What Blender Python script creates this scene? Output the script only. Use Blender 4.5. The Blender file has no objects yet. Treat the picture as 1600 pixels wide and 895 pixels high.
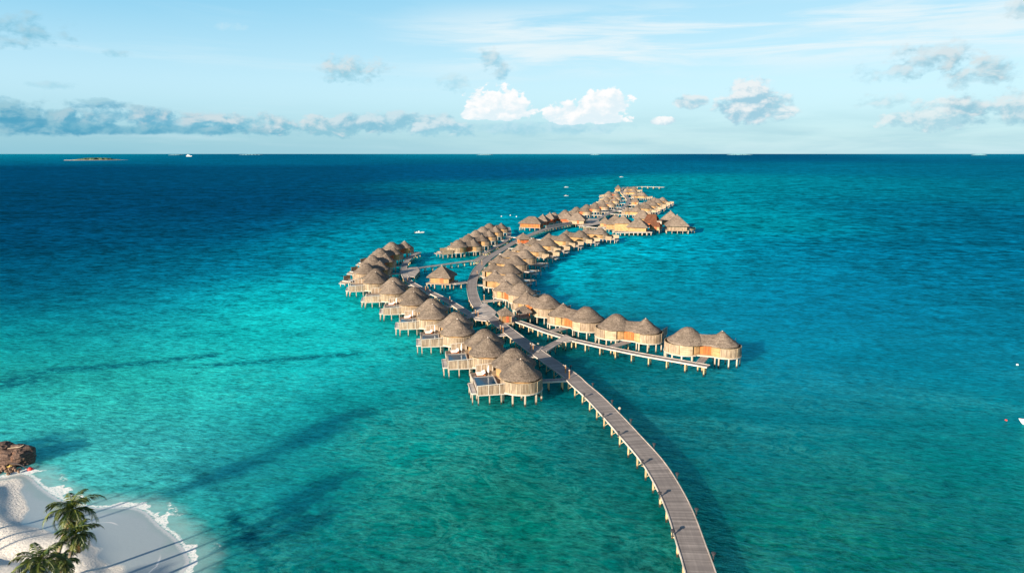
import bpy, math, random
import numpy as np
from mathutils import Vector, Matrix
R_ = math.radians
PI = math.pi
sc = bpy.context.scene
COL = sc.collection
rnd = random.Random(7)

# ------------------------------------------------------------------ camera
CAM_H = 50.0
PITCH = math.atan(207.0/1067.0)
CP, SP = math.cos(PITCH), math.sin(PITCH)
cam_d = bpy.data.cameras.new('camera')
cam = bpy.data.objects.new('camera', cam_d); COL.objects.link(cam)
cam.location = (0, 0, CAM_H)
cam.rotation_euler = (PI/2 - PITCH, 0, 0)
cam_d.sensor_width = 36.0
cam_d.lens = 36.0*1067.0/1600.0
cam_d.clip_start = 1.0
cam_d.clip_end = 300000.0
sc.camera = cam
sc.render.resolution_x = 1024; sc.render.resolution_y = 572

def ray(px, py):
    x = (px-800.0)/1067.0; y = (py-447.5)/1067.0
    return Vector((x, CP - y*SP, -(SP + y*CP)))
def G(px, py, z=0.0):
    d = ray(px, py); t = (CAM_H - z)/(-d.z)
    return Vector((d.x*t, d.y*t, z))

# ------------------------------------------------------------------ sun, sky
SUN_EL, SUN_AZ = 16.5, 221.0          # azimuth clockwise from +Y, towards the sun
sun_d = bpy.data.lights.new('sun', 'SUN'); sun_d.energy = 5.0; sun_d.angle = R_(0.5)
sun_d.color = (1.0, 0.84, 0.66)
sun = bpy.data.objects.new('sun', sun_d); COL.objects.link(sun)
ts = Vector((math.sin(R_(SUN_AZ))*math.cos(R_(SUN_EL)), math.cos(R_(SUN_AZ))*math.cos(R_(SUN_EL)), math.sin(R_(SUN_EL))))
sun.rotation_euler = ts.to_track_quat('Z', 'Y').to_euler()
sun.location = (0, 0, 200)

vs = sc.view_settings
vs.view_transform = 'Standard'; vs.look = 'None'; vs.exposure = 1.15; vs.gamma = 1.0
vs.use_curve_mapping = False

W = bpy.data.worlds.new('World'); sc.world = W; W.use_nodes = True
def lin(c):
    return tuple(((v/255.0)/12.92 if v/255.0 <= .04045 else ((v/255.0+.055)/1.055)**2.4) for v in c)
SKY_STRENGTH = 0.12
EXP = 2.0**vs.exposure

class NT:
    def __init__(s, nt): s.nt = nt; s.n = nt.nodes; s.l = nt.links
    def new(s, t, **kw):
        n = s.n.new(t)
        for k, v in kw.items(): setattr(n, k, v)
        return n
    def put(s, sock, v):
        if isinstance(v, bpy.types.NodeSocket): s.l.new(v, sock)
        elif v is not None:
            if hasattr(sock.default_value, '__len__') and not hasattr(v, '__len__'): v = (v, v, v)
            if hasattr(sock.default_value, '__len__') and len(sock.default_value) == 4 and len(v) == 3: v = tuple(v)+(1,)
            sock.default_value = v
    def m(s, op, a, b=None, c=None, clamp=False):
        n = s.new('ShaderNodeMath', operation=op); n.use_clamp = clamp
        for i, v in enumerate((a, b, c)):
            if v is not None: s.put(n.inputs[i], v)
        return n.outputs[0]
    def vm(s, op, a, b=None, scale=None):
        n = s.new('ShaderNodeVectorMath', operation=op)
        s.put(n.inputs[0], a)
        if b is not None: s.put(n.inputs[1], b)
        if scale is not None: s.put(n.inputs['Scale'], scale)
        return n.outputs[0]
    def noise(s, vec, scale=1, detail=3, rough=.5, dist=0.0, w=None):
        n = s.new('ShaderNodeTexNoise')
        if vec is not None: s.put(n.inputs['Vector'], vec)
        s.put(n.inputs['Scale'], scale); s.put(n.inputs['Detail'], detail)
        s.put(n.inputs['Roughness'], rough); s.put(n.inputs['Distortion'], dist)
        return n.outputs[0]
    def rng(s, v, a, b, c=0.0, d=1.0, smooth=True):
        n = s.new('ShaderNodeMapRange'); n.interpolation_type = 'SMOOTHSTEP' if smooth else 'LINEAR'
        s.put(n.inputs[0], v)
        for i, x in enumerate((a, b, c, d)): s.put(n.inputs[i+1], x)
        return n.outputs[0]
    def mix(s, f, a, b, blend='MIX'):
        n = s.new('ShaderNodeMix', data_type='RGBA', blend_type=blend)
        s.put(n.inputs[0], f); s.put(n.inputs[6], a); s.put(n.inputs[7], b)
        return n.outputs[2]
    def comb(s, x, y, z):
        n = s.new('ShaderNodeCombineXYZ')
        for i, v in enumerate((x, y, z)): s.put(n.inputs[i], v)
        return n.outputs[0]
    def sep(s, v):
        n = s.new('ShaderNodeSeparateXYZ'); s.l.new(v, n.inputs[0]); return n.outputs
    def bump(s, h, strength=.5, dist=.1, normal=None):
        n = s.new('ShaderNodeBump'); s.put(n.inputs['Strength'], strength); s.put(n.inputs['Distance'], dist)
        s.put(n.inputs['Height'], h)
        if normal is not None: s.l.new(normal, n.inputs['Normal'])
        return n.outputs[0]

def build_world():
    t = NT(W.node_tree); t.n.clear()
    sky = t.new('ShaderNodeTexSky', sky_type='NISHITA')
    sky.sun_disc = False; sky.sun_elevation = R_(SUN_EL); sky.sun_rotation = R_(SUN_AZ)
    sky.air_density = 1.0; sky.dust_density = 0.6; sky.ozone_density = 1.0
    tc = t.new('ShaderNodeTexCoord')
    d = tc.outputs['Generated']
    x, y, z = t.sep(d)
    u = t.m('ARCTAN2', x, y)
    v = z
    uv = t.comb(u, v, 0.0)
    # scale so that the pictured values below are display values at this exposure
    K = 1.0/(EXP*SKY_STRENGTH)
    def C(c): return tuple(k*K for k in lin(c))
    # clear sky gradient on top of the Nishita sky: pale towards the horizon
    g1 = t.mix(t.rng(v, 0.0, 0.10), C((150, 206, 224)), C((188, 231, 248)))
    g2 = t.mix(t.rng(v, 0.07, 0.26), g1, C((104, 196, 236)))
    azf = t.rng(u, -0.65, 0.35)
    g2 = t.mix(t.m('MULTIPLY', azf, .45), g2, C((205, 240, 250)))
    g2 = t.mix(t.rng(v, 0.0, 0.055, 0.55, 0.0), g2, t.mix(azf, C((118, 190, 215)), C((185, 226, 236))))
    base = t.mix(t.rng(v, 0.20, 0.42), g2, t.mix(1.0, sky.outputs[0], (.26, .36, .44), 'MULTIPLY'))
    base = t.mix(t.m('MULTIPLY', t.rng(t.m('ABSOLUTE', u), .85, 1.5), .85), base, t.mix(1.0, sky.outputs[0], (.30, .42, .52), 'MULTIPLY'))  # sky dimmed in unseen directions to cut the fill light
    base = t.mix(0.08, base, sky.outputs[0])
    # noise fields
    st = t.vm('MULTIPLY', uv, (1.0, 1.5, 1.0))
    N = t.noise(st, 26, 9, .56, .25)
    Nf = t.noise(t.vm('ADD', st, (3.1, 1.7, .4)), 75, 5, .6, .2)
    Nl = t.noise(t.vm('ADD', st, (-.006, .008, 0)), 26, 9, .56, .25)
    relief = t.m('SUBTRACT', N, Nl)
    NN = t.m('ADD', t.m('MULTIPLY', t.m('SUBTRACT', N, .5), 1.0), t.m('MULTIPLY', t.m('SUBTRACT', Nf, .5), .6))
    # high cirrus
    cs = t.vm('MULTIPLY', uv, (2.2, 26.0, 1.0))
    ci = t.noise(t.vm('ADD', cs, (.3, 0, 0)), 1.6, 7, .62, .6)
    band = t.m('MULTIPLY', t.rng(v, .095, .135), t.rng(v, .21, .16))
    band = t.m('MULTIPLY', band, t.rng(u, -.22, 0.0))
    cim = t.m('MULTIPLY', t.rng(ci, .38, .62), band)
    col = t.mix(t.m('MULTIPLY', cim, .95), base, C((232, 247, 252)))
    ci2 = t.m('MULTIPLY', t.rng(t.noise(t.vm('ADD', cs, (5.3, 2, 0)), 1.1, 6, .6, .5), .5, .8), .4)
    col = t.mix(ci2, col, C((222, 243, 250)))
    # low pale veil over the horizon
    veil = t.noise(t.vm('MULTIPLY', uv, (5, 38, 1)), 1.3, 5, .55, .3)
    vm_ = t.m('MULTIPLY', t.rng(v, .075, .02), t.rng(veil, .35, .7))
    col = t.mix(t.m('MULTIPLY', vm_, .5), col, C((160, 208, 222)))
    # (px, py, half w, half h up, half h down, noise k, edge, opacity, shadow, lit)
    DK, DKL = (82, 164, 196), (150, 198, 214)
    GR, GRL = (138, 192, 212), (206, 224, 230)
    WS, WL = (196, 226, 238), (252, 254, 254)
    cl = [
     (30, 194, 130, 22, 15, 2.2, .7, .85, DK, DKL),
     (-5, 172, 70, 20, 25, 2.6, .8, .85, DK, DKL),
     (140, 203, 120, 10, 7, 1.8, .7, .8, DK, DKL),
     (205, 180, 85, 13, 20, 3.0, .8, .75, (96, 174, 204), (176, 208, 220)),
     (150, 164, 44, 8, 6, 3.4, 1.0, .6, DK, DKL),
     (300, 190, 75, 16, 18, 3.0, .8, .75, (108, 180, 208), (200, 218, 226)),
     (395, 196, 80, 18, 14, 3.2, .8, .75, (112, 184, 209), (208, 224, 230)),
     (260, 204, 180, 9, 6, 1.6, .8, .7, (92, 170, 200), (120, 186, 208)),
     (520, 200, 80, 20, 15, 3.0, .6, .75, (134, 194, 214), (216, 228, 232)),
     (610, 188, 100, 14, 20, 2.6, .6, .8, (134, 194, 216), (206, 228, 236)),
     (690, 200, 70, 14, 14, 2.8, .7, .7, (144, 202, 222), (216, 234, 240)),
     (850, 200, 150, 12, 12, 2.0, .9, .6, (150, 208, 228), (190, 226, 240)),
     (782, 178, 54, 38, 10, 2.6, .25, 1.0, (226, 243, 250), (255, 255, 255)),
     (745, 183, 28, 12, 5, 2.2, .3, 1.0, (226, 243, 250), (255, 255, 255)),
     (915, 185, 66, 26, 9, 2.6, .28, 1.0, (226, 243, 250), (255, 255, 255)),
     (942, 166, 44, 27, 20, 2.4, .28, 1.0, (226, 243, 250), (255, 255, 255)),
     (1036, 190, 18, 8, 5, 2.4, .4, .95, WS, WL),
     (553, 107, 55, 20, 24, 3.8, 1.3, .75, (136, 196, 216), (216, 224, 226)),
     (768, 96, 22, 20, 18, 3.4, .9, .65, (140, 200, 222), (212, 226, 230)),
     (785, 112, 16, 10, 12, 3.0, .8, .6, (120, 192, 220), (190, 218, 228)),
     (705, 128, 26, 14, 16, 3.6, 1.0, .5, (150, 208, 228), (200, 228, 236)),
     (1078, 160, 26, 12, 9, 2.2, .6, .8, (160, 206, 224), (232, 238, 240)),
     (1168, 164, 44, 36, 26, 2.1, .5, .86, (156, 202, 222), (240, 243, 244)),
     (1218, 168, 30, 24, 18, 2.2, .6, .8, (160, 206, 224), (242, 245, 245)),
     (1452, 92, 52, 26, 26, 3.8, 1.3, .8, (148, 196, 214), (214, 226, 230)),
     (1390, 112, 40, 16, 14, 3.6, 1.0, .55, (160, 208, 224), (214, 230, 236)),
     (1522, 116, 52, 20, 18, 3.6, 1.3, .8, (146, 194, 212), (218, 228, 230)),
     (1372, 160, 40, 12, 12, 3.2, 1.0, .55, (168, 212, 226), (220, 234, 238)),
     (1470, 182, 60, 22, 20, 3.4, .7, .65, (164, 208, 224), (238, 242, 242)),
     (1585, 170, 70, 30, 24, 3.0, .8, .75, (142, 194, 214), (226, 234, 236)),
     (1590, 14, 28, 16, 14, 3.2, .9, .6, (150, 198, 214), (214, 228, 232)),
     (42, 44, 60, 18, 22, 3.8, 1.3, .75, (116, 186, 212), (170, 208, 222)),
     (182, 84, 18, 6, 6, 3.0, .9, .5, (130, 196, 218), (180, 214, 226)),
     (90, 134, 34, 6, 6, 3.0, 1.0, .4, (140, 200, 220), (180, 214, 226)),
     (355, 42, 28, 6, 6, 3.0, 1.0, .35, (196, 232, 244), (220, 240, 246)),
    ]
    for (px, py, w, hu, hd, k, e, op, cs_, cl_) in cl:
        r = ray(px, py).normalized()
        u0, v0 = math.atan2(r.x, r.y), r.z
        w *= 1.15/1067; hu *= 1.15/1067; hd *= 1.15/1067
        du = t.m('MULTIPLY', t.m('SUBTRACT', u, u0), 1/w)
        dv = t.m('SUBTRACT', v, v0)
        a = t.m('MULTIPLY', t.m('MAXIMUM', dv, 0.0), 1/hu)
        b = t.m('MULTIPLY', t.m('MINIMUM', dv, 0.0), 1/hd)
        ab = t.m('ADD', a, b)
        D = t.m('SUBTRACT', .86, t.m('ADD', t.m('MULTIPLY', du, du), t.m('MULTIPLY', ab, ab)))
        val = t.m('MULTIPLY_ADD', NN, k*1.0, D)
        mask = t.m('MULTIPLY', t.rng(val, 0.0, e), op)
        s = t.m('ADD', t.m('MULTIPLY', relief, 4.2), t.m('MULTIPLY_ADD', ab, .42, .44))
        c = t.mix(t.rng(s, .05, 1.0), C(cs_), C(cl_))
        col = t.mix(mask, col, c)
    # below the horizon
    col = t.mix(t.rng(v, -0.02, 0.0), C((40, 90, 110)), col)
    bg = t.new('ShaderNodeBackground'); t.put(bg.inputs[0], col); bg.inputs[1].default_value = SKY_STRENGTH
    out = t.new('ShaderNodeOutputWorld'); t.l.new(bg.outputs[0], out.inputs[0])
build_world()
W.cycles.sampling_method = 'MANUAL'; W.cycles.sample_map_resolution = 512

# ------------------------------------------------------------------ helpers
def tag(o, label=None, cat=None, group=None, kind=None):
    if label: o['label'] = label
    if cat: o['category'] = cat
    if group: o['group'] = group
    if kind: o['kind'] = kind
    return o
def empty(name, loc=(0, 0, 0), rz=0.0):
    o = bpy.data.objects.new(name, None); COL.objects.link(o)
    o.location = loc; o.rotation_euler = (0, 0, rz); o.empty_display_size = .5
    return o
class MB:
    def __init__(s): s.v = []; s.f = []
    def add(s, vs_, fs):
        b = len(s.v); s.v += [tuple(p) for p in vs_]; s.f += [tuple(b+i for i in f) for f in fs]
    def box(s, cx, cy, cz, sx, sy, sz, rz=0.0):
        c, n = math.cos(rz), math.sin(rz); P = []
        for dx, dy, dz in ((-1,-1,-1),(1,-1,-1),(1,1,-1),(-1,1,-1),(-1,-1,1),(1,-1,1),(1,1,1),(-1,1,1)):
            x, y = dx*sx/2, dy*sy/2
            P.append((cx+x*c-y*n, cy+x*n+y*c, cz+dz*sz/2))
        s.add(P, [(0,3,2,1),(4,5,6,7),(0,1,5,4),(1,2,6,5),(2,3,7,6),(3,0,4,7)])
    def bar(s, a, b, w, h=None):
        h = h or w; a = Vector(a); b = Vector(b); d = (b-a).normalized()
        up = Vector((0, 0, 1)) if abs(d.z) < .95 else Vector((0, 1, 0))
        r = d.cross(up).normalized()*w/2; q = r.normalized().cross(d).normalized()*h/2
        P = [a-r-q, a+r-q, a+r+q, a-r+q, b-r-q, b+r-q, b+r+q, b-r+q]
        s.add(P, [(0,1,2,3),(7,6,5,4),(0,4,5,1),(1,5,6,2),(2,6,7,3),(3,7,4,0)])
    def tube(s, pts, rad, n=7, cap=True):
        pts = [Vector(p) for p in pts]
        if not hasattr(rad, '__len__'): rad = [rad]*len(pts)
        b = len(s.v)
        for i, p in enumerate(pts):
            d = (pts[min(i+1, len(pts)-1)]-pts[max(i-1, 0)]).normalized()
            up = Vector((0, 0, 1)) if abs(d.z) < .9 else Vector((0, 1, 0))
            r = d.cross(up).normalized(); q = r.cross(d).normalized()
            for k in range(n):
                a = 2*PI*k/n; s.v.append(tuple(p + (r*math.cos(a)+q*math.sin(a))*rad[i]))
        for i in range(len(pts)-1):
            for k in range(n):
                k2 = (k+1) % n
                s.f.append((b+i*n+k, b+i*n+k2, b+(i+1)*n+k2, b+(i+1)*n+k))
        if cap:
            s.f.append(tuple(b+k for k in reversed(range(n)))); s.f.append(tuple(b+(len(pts)-1)*n+k for k in range(n)))
    def lathe(s, prof, cx=0, cy=0, n=24, jit=0.0, sq=0.0, rz=0.0, seed=1):
        q = random.Random(seed); b = len(s.v)
        for i, (r, z) in enumerate(prof):
            for k in range(n):
                a = 2*PI*k/n
                rr = r*(1+sq*.5*(math.cos(4*a)-1)*-.25) + (q.uniform(-jit, jit) if r > .3 else 0)
                s.v.append((cx+rr*math.cos(a+rz), cy+rr*math.sin(a+rz), z+(q.uniform(-jit, jit) if r > .3 else 0)))
        for i in range(len(prof)-1):
            for k in range(n):
                k2 = (k+1) % n
                s.f.append((b+i*n+k, b+i*n+k2, b+(i+1)*n+k2, b+(i+1)*n+k))
        if prof[-1][0] > .001: s.f.append(tuple(b+(len(prof)-1)*n+k for k in range(n)))
    def arc_wall(s, cx, cy, r, a0, a1, z0, z1, th=.08, n=14, board=None):
        a0, a1 = R_(a0), R_(a1)
        if board: n = max(2, int(abs(a1-a0)*r/board))
        for i in range(n):
            p, q = a0+(a1-a0)*i/n, a0+(a1-a0)*(i+1)/n
            dz = 0; rr = r
            if board:
                g = (q-p)*.07; p += g; q -= g; dz = rnd.uniform(-.04, .04); rr = r+rnd.uniform(-.015, .015)
            P = []
            for z in (z0, z1+dz):
                for (R0, a) in ((rr, p), (rr, q), (rr+th, q), (rr+th, p)):
                    P.append((cx+R0*math.cos(a), cy+R0*math.sin(a), z))
            s.add(P, [(0,3,2,1),(4,5,6,7),(0,1,5,4),(1,2,6,5),(2,3,7,6),(3,0,4,7)])
    def boards(s, x0, y0, x1, y1, z0, z1, th=.07, w=.24):
        L = math.hypot(x1-x0, y1-y0); n = max(1, int(L/w)); a = math.atan2(y1-y0, x1-x0)
        for i in range(n):
            f = (i+.5)/n; dz = rnd.uniform(-.04, .04)
            s.box(x0+(x1-x0)*f, y0+(y1-y0)*f, (z0+z1+dz)/2, L/n*.9, th, z1-z0+dz, a)
    def build(s, name, mat, parent=None, smooth=False, loc=None):
        me = bpy.data.meshes.new(name); me.from_pydata(s.v, [], s.f); me.update()
        me.materials.append(mat)
        if smooth:
            for p in me.polygons: p.use_smooth = True
        o = bpy.data.objects.new(name, me); COL.objects.link(o)
        if parent is not None: o.parent = parent
        if loc is not None: o.location = loc
        return o
def inst(o, parent, loc, rz=0.0, name=None):
    c = o.copy(); COL.objects.link(c); c.parent = parent; c.location = loc; c.rotation_euler = (0, 0, rz)
    return c
CH = {}
def copy_tree(o, parent=None):
    c = o.copy(); COL.objects.link(c); c.parent = parent
    for ch in [q for q in ALLCH(o)]: copy_tree(ch, c)
    return c
def ALLCH(o):
    return list(o.children)

# ------------------------------------------------------------------ materials
def mat(name, fn):
    m = bpy.data.materials.new(name); m.use_nodes = True
    t = NT(m.node_tree); t.n.clear()
    p = t.new('ShaderNodeBsdfPrincipled'); o = t.new('ShaderNodeOutputMaterial'); t.l.new(p.outputs[0], o.inputs[0])
    fn(t, p); return m
def objco(t): return t.new('ShaderNodeTexCoord').outputs['Object']
def rand(t): return t.new('ShaderNodeObjectInfo').outputs['Random']
def m_plain(name, c, rough=.7, var=.15, scale=3.0, spec=.3, metallic=0):
    def fn(t, p):
        n = t.noise(objco(t), scale, 4, .6)
        v = t.rng(n, .3, .7, 1-var, 1+var)
        t.put(p.inputs['Base Color'], t.mix(1.0, c, t.comb(v, v, v), 'MULTIPLY'))
        p.inputs['Roughness'].default_value = rough; p.inputs['Specular IOR Level'].default_value = spec
        p.inputs['Metallic'].default_value = metallic
    return mat(name, fn)
def m_wood(name, c1, c2, vertical=True, rough=.8, wet=False, sc_=4.0):
    def fn(t, p):
        co = objco(t)
        off = t.m('MULTIPLY', rand(t), 30.0)
        s = (1, 1, .06) if vertical else (.08, .08, 1)
        v = t.vm('ADD', t.vm('MULTIPLY', co, s), t.comb(off, off, 0.0))
        n = t.noise(v, sc_, 3, .7)
        n2 = t.noise(co, .7, 3, .6)
        c = t.mix(t.rng(n, .32, .68), c1, c2)
        k = t.rng(n2, .3, .7, .82, 1.12)
        k = t.m('MULTIPLY', k, t.m('MULTIPLY_ADD', rand(t), .25, .86))
        c = t.mix(1.0, c, t.comb(k, k, k), 'MULTIPLY')
        if wet:
            pz = t.sep(t.new('ShaderNodeNewGeometry').outputs['Position'])[2]
            w = t.rng(t.m('ADD', pz, t.m('MULTIPLY', t.noise(co, 2.0, 3), .5)), .95, .55)
            c = t.mix(w, c, (.03, .028, .018))
        t.put(p.inputs['Base Color'], c)
        p.inputs['Roughness'].default_value = rough; p.inputs['Specular IOR Level'].default_value = .25
        t.put(p.inputs['Normal'], t.bump(n, .35, .03))
    return mat(name, fn)
def thatch_fn(c1, c2):
    def fn(t, p):
        co = objco(t)
        off = t.m('MULTIPLY', rand(t), 40.0)
        co2 = t.vm('ADD', co, t.comb(off, off, 0.0))
        fine = t.noise(t.vm('MULTIPLY', co2, (1, 1, .4)), 5.0, 6, .8)
        big = t.noise(co2, .55, 4, .6)
        c = t.mix(t.rng(fine, .3, .7), c1, c2)
        k = t.m('MULTIPLY', t.rng(big, .3, .7, .8, 1.15), t.m('MULTIPLY_ADD', rand(t), .36, .80))
        c = t.mix(1.0, c, t.comb(k, k, k), 'MULTIPLY')
        crs = t.noise(t.vm('MULTIPLY', co2, (.25, .25, 2.6)), 1.6, 3, .6)
        kc = t.rng(crs, .35, .62, .80, 1.12)
        c = t.mix(1.0, c, t.comb(kc, kc, kc), 'MULTIPLY')
        # wear: paler bleached strands
        st_ = t.rng(t.noise(co2, 2.2, 6, .75), .56, .72, 0, .35)
        c = t.mix(st_, c, (.42, .36, .30))
        t.put(p.inputs['Base Color'], c)
        p.inputs['Roughness'].default_value = .95; p.inputs['Specular IOR Level'].default_value = .1
        h = t.m('ADD', fine, t.m('MULTIPLY', t.noise(co2, 1.6, 4, .6), 1.2))
        t.put(p.inputs['Normal'], t.bump(h, 1.0, .22))
    return fn
M_THATCH = mat('thatch', thatch_fn((.095, .073, .058), (.285, .230, .182)))
M_THATCH_RED = mat('brown_shingle', thatch_fn((.10, .042, .024), (.17, .075, .045)))
M_SCREEN = m_wood('pale_boards', (.17, .12, .08), (.45, .35, .25), True, sc_=4.0)
M_WALL = m_wood('honey_planks', (.31, .18, .08), (.45, .28, .13), False, sc_=5.0)
M_CREAM = m_wood('cream_panel', (.31, .23, .145), (.42, .325, .22), False)
M_ORANGE = m_wood('orange_timber', (.36, .095, .03), (.52, .175, .05), True, sc_=3.0)
M_AMBER = m_wood('amber_planks', (.24, .12, .045), (.40, .22, .09), False)
M_RED = m_wood('red_timber', (.42, .10, .045), (.55, .15, .06), True)
M_WHITE = m_plain('white_paint', (.46, .42, .365), .6, .08)
M_POST = m_wood('pale_post', (.32, .26, .19), (.52, .45, .36), True, wet=True)
M_POSTY = m_wood('golden_post', (.42, .30, .16), (.66, .50, .28), True, wet=True)
M_FLOOR = m_wood('grey_decking', (.30, .26, .23), (.45, .40, .35), False, sc_=6)
M_BROWND = m_wood('brown_decking', (.15, .11, .08), (.27, .21, .16), False, sc_=6)
M_DARK = m_plain('dark_opening', (.035, .028, .024), .6)
M_LAMP = m_plain('dark_lamp_metal', (.04, .04, .045), .5)
M_GLOBE = m_plain('pale_globe', (.40, .34, .26), .4, .05)
M_POOL = mat('pool_water', lambda t, p: (t.put(p.inputs['Base Color'], (.012, .06, .11)), t.put(p.inputs['Roughness'], .06),
        t.put(p.inputs['Normal'], t.bump(t.noise(objco(t), 5, 2), .2, .03))))
M_TRUNK = m_wood('palm_trunk', (.24, .18, .12), (.42, .35, .27), False, sc_=6)
M_CANVAS = m_plain('white_canvas', (.85, .82, .78), .8, .05)
M_RAIL = m_wood('edge_rail', (.42, .37, .32), (.60, .54, .48), False)

def board_fn(t, p):
    uvn = t.new('ShaderNodeUVMap'); uv = uvn.outputs[0]
    x, y, _ = t.sep(uv)     # x across (m), y along (m)
    plank = t.m('FLOOR', t.m('MULTIPLY', y, 1/.30))
    wn = t.new('ShaderNodeTexWhiteNoise', noise_dimensions='1D'); t.put(wn.inputs['W'], plank)
    grp = t.m('FLOOR', t.m('MULTIPLY', y, 1/2.4))
    wn2 = t.new('ShaderNodeTexWhiteNoise', noise_dimensions='1D'); t.put(wn2.inputs['W'], t.m('ADD', grp, .37))
    k = t.m('ADD', t.m('MULTIPLY', wn.outputs[0], .28), t.m('MULTIPLY', wn2.outputs[0], .12))
    worn = t.noise(t.comb(t.m('MULTIPLY', x, 1.6), t.m('MULTIPLY', y, .03), 0.0), 1.5, 4, .7)
    pat = t.noise(t.comb(x, t.m('MULTIPLY', y, .5), 3.0), .5, 4, .6)
    f = t.m('ADD', t.m('ADD', k, t.m('MULTIPLY', worn, .5)), t.m('MULTIPLY', pat, .45))
    c = t.mix(t.rng(f, .45, 1.15), (.19, .168, .155), (.42, .37, .335))
    fr = t.m('FRACT', t.m('MULTIPLY', y, 1/.30))
    gap = t.rng(fr, .10, .03)
    c = t.mix(t.m('MULTIPLY', gap, .4), c, (.03, .025, .02))
    fr2 = t.m('FRACT', t.m('MULTIPLY', y, 1/2.4))
    c = t.mix(t.m('MULTIPLY', t.rng(fr2, .045, .02, smooth=False), .4), c, (.04, .033, .028))
    t.put(p.inputs['Base Color'], c); p.inputs['Roughness'].default_value = .75
    p.inputs['Specular IOR Level'].default_value = .3
M_BOARD = mat('boardwalk_planks', board_fn)

def leaf_fn(t, p):
    co = objco(t)
    c = t.mix(t.rng(t.noise(co, 1.3, 3), .35, .65), (.022, .060, .010), (.12, .145, .018))
    c = t.mix(t.rng(t.noise(co, .5, 2), .55, .75, 0, .7), c, (.20, .17, .035))
    t.put(p.inputs['Base Color'], c); p.inputs['Roughness'].default_value = .45
    p.inputs['Specular IOR Level'].default_value = .45
M_LEAF = mat('palm_leaf', leaf_fn)
M_LEAFDRY = m_plain('dry_leaf', (.30, .17, .07), .8, .3)

# ------------------------------------------------------------------ shore line (ground coordinates from the surveyed outline)
shore_px = [(-200, 742), (-60, 745), (0, 748), (28, 739), (48, 742), (64, 758), (80, 770), (100, 782), (126, 790), (160, 792), (195, 790), (222, 794),
            (236, 803), (246, 815), (262, 828), (276, 838), (284, 850), (294, 862), (300, 874), (296, 884), (286, 895), (276, 920), (262, 960)]
shore = [G(px, py) for px, py in shore_px]
SH = np.array([[p.x, p.y] for p in shore])
# smooth a little
def chaikin(P, n):
    for _ in range(n):
        Q = [P[0]]
        for a, b in zip(P[:-1], P[1:]): Q += [a*.75+b*.25, a*.25+b*.75]
        Q.append(P[-1]); P = np.array(Q)
    return P
SH = chaikin(SH, 2)
LAND = np.vstack([SH, [[SH[-1][0]+2, 40], [-20, 10], [-20, -60], [-400, -60], [-400, SH[0][1]-5]]])
def seg_dist(X, Y, P):
    best = np.full(X.shape, 1e9)
    for (ax, ay), (bx, by) in zip(P[:-1], P[1:]):
        dx, dy = bx-ax, by-ay; L = dx*dx+dy*dy+1e-9
        tt = np.clip(((X-ax)*dx+(Y-ay)*dy)/L, 0, 1)
        best = np.minimum(best, np.hypot(X-ax-tt*dx, Y-ay-tt*dy))
    return best
def inside(X, Y, P):
    r = np.zeros(X.shape, bool); n = len(P)
    for i in range(n):
        x1, y1 = P[i]; x2, y2 = P[(i+1) % n]
        c = ((y1 > Y) != (y2 > Y))
        xi = (x2-x1)*(Y-y1)/((y2-y1) if y2 != y1 else 1e-9)+x1
        r ^= (c & (X < xi))
    return r

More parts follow.
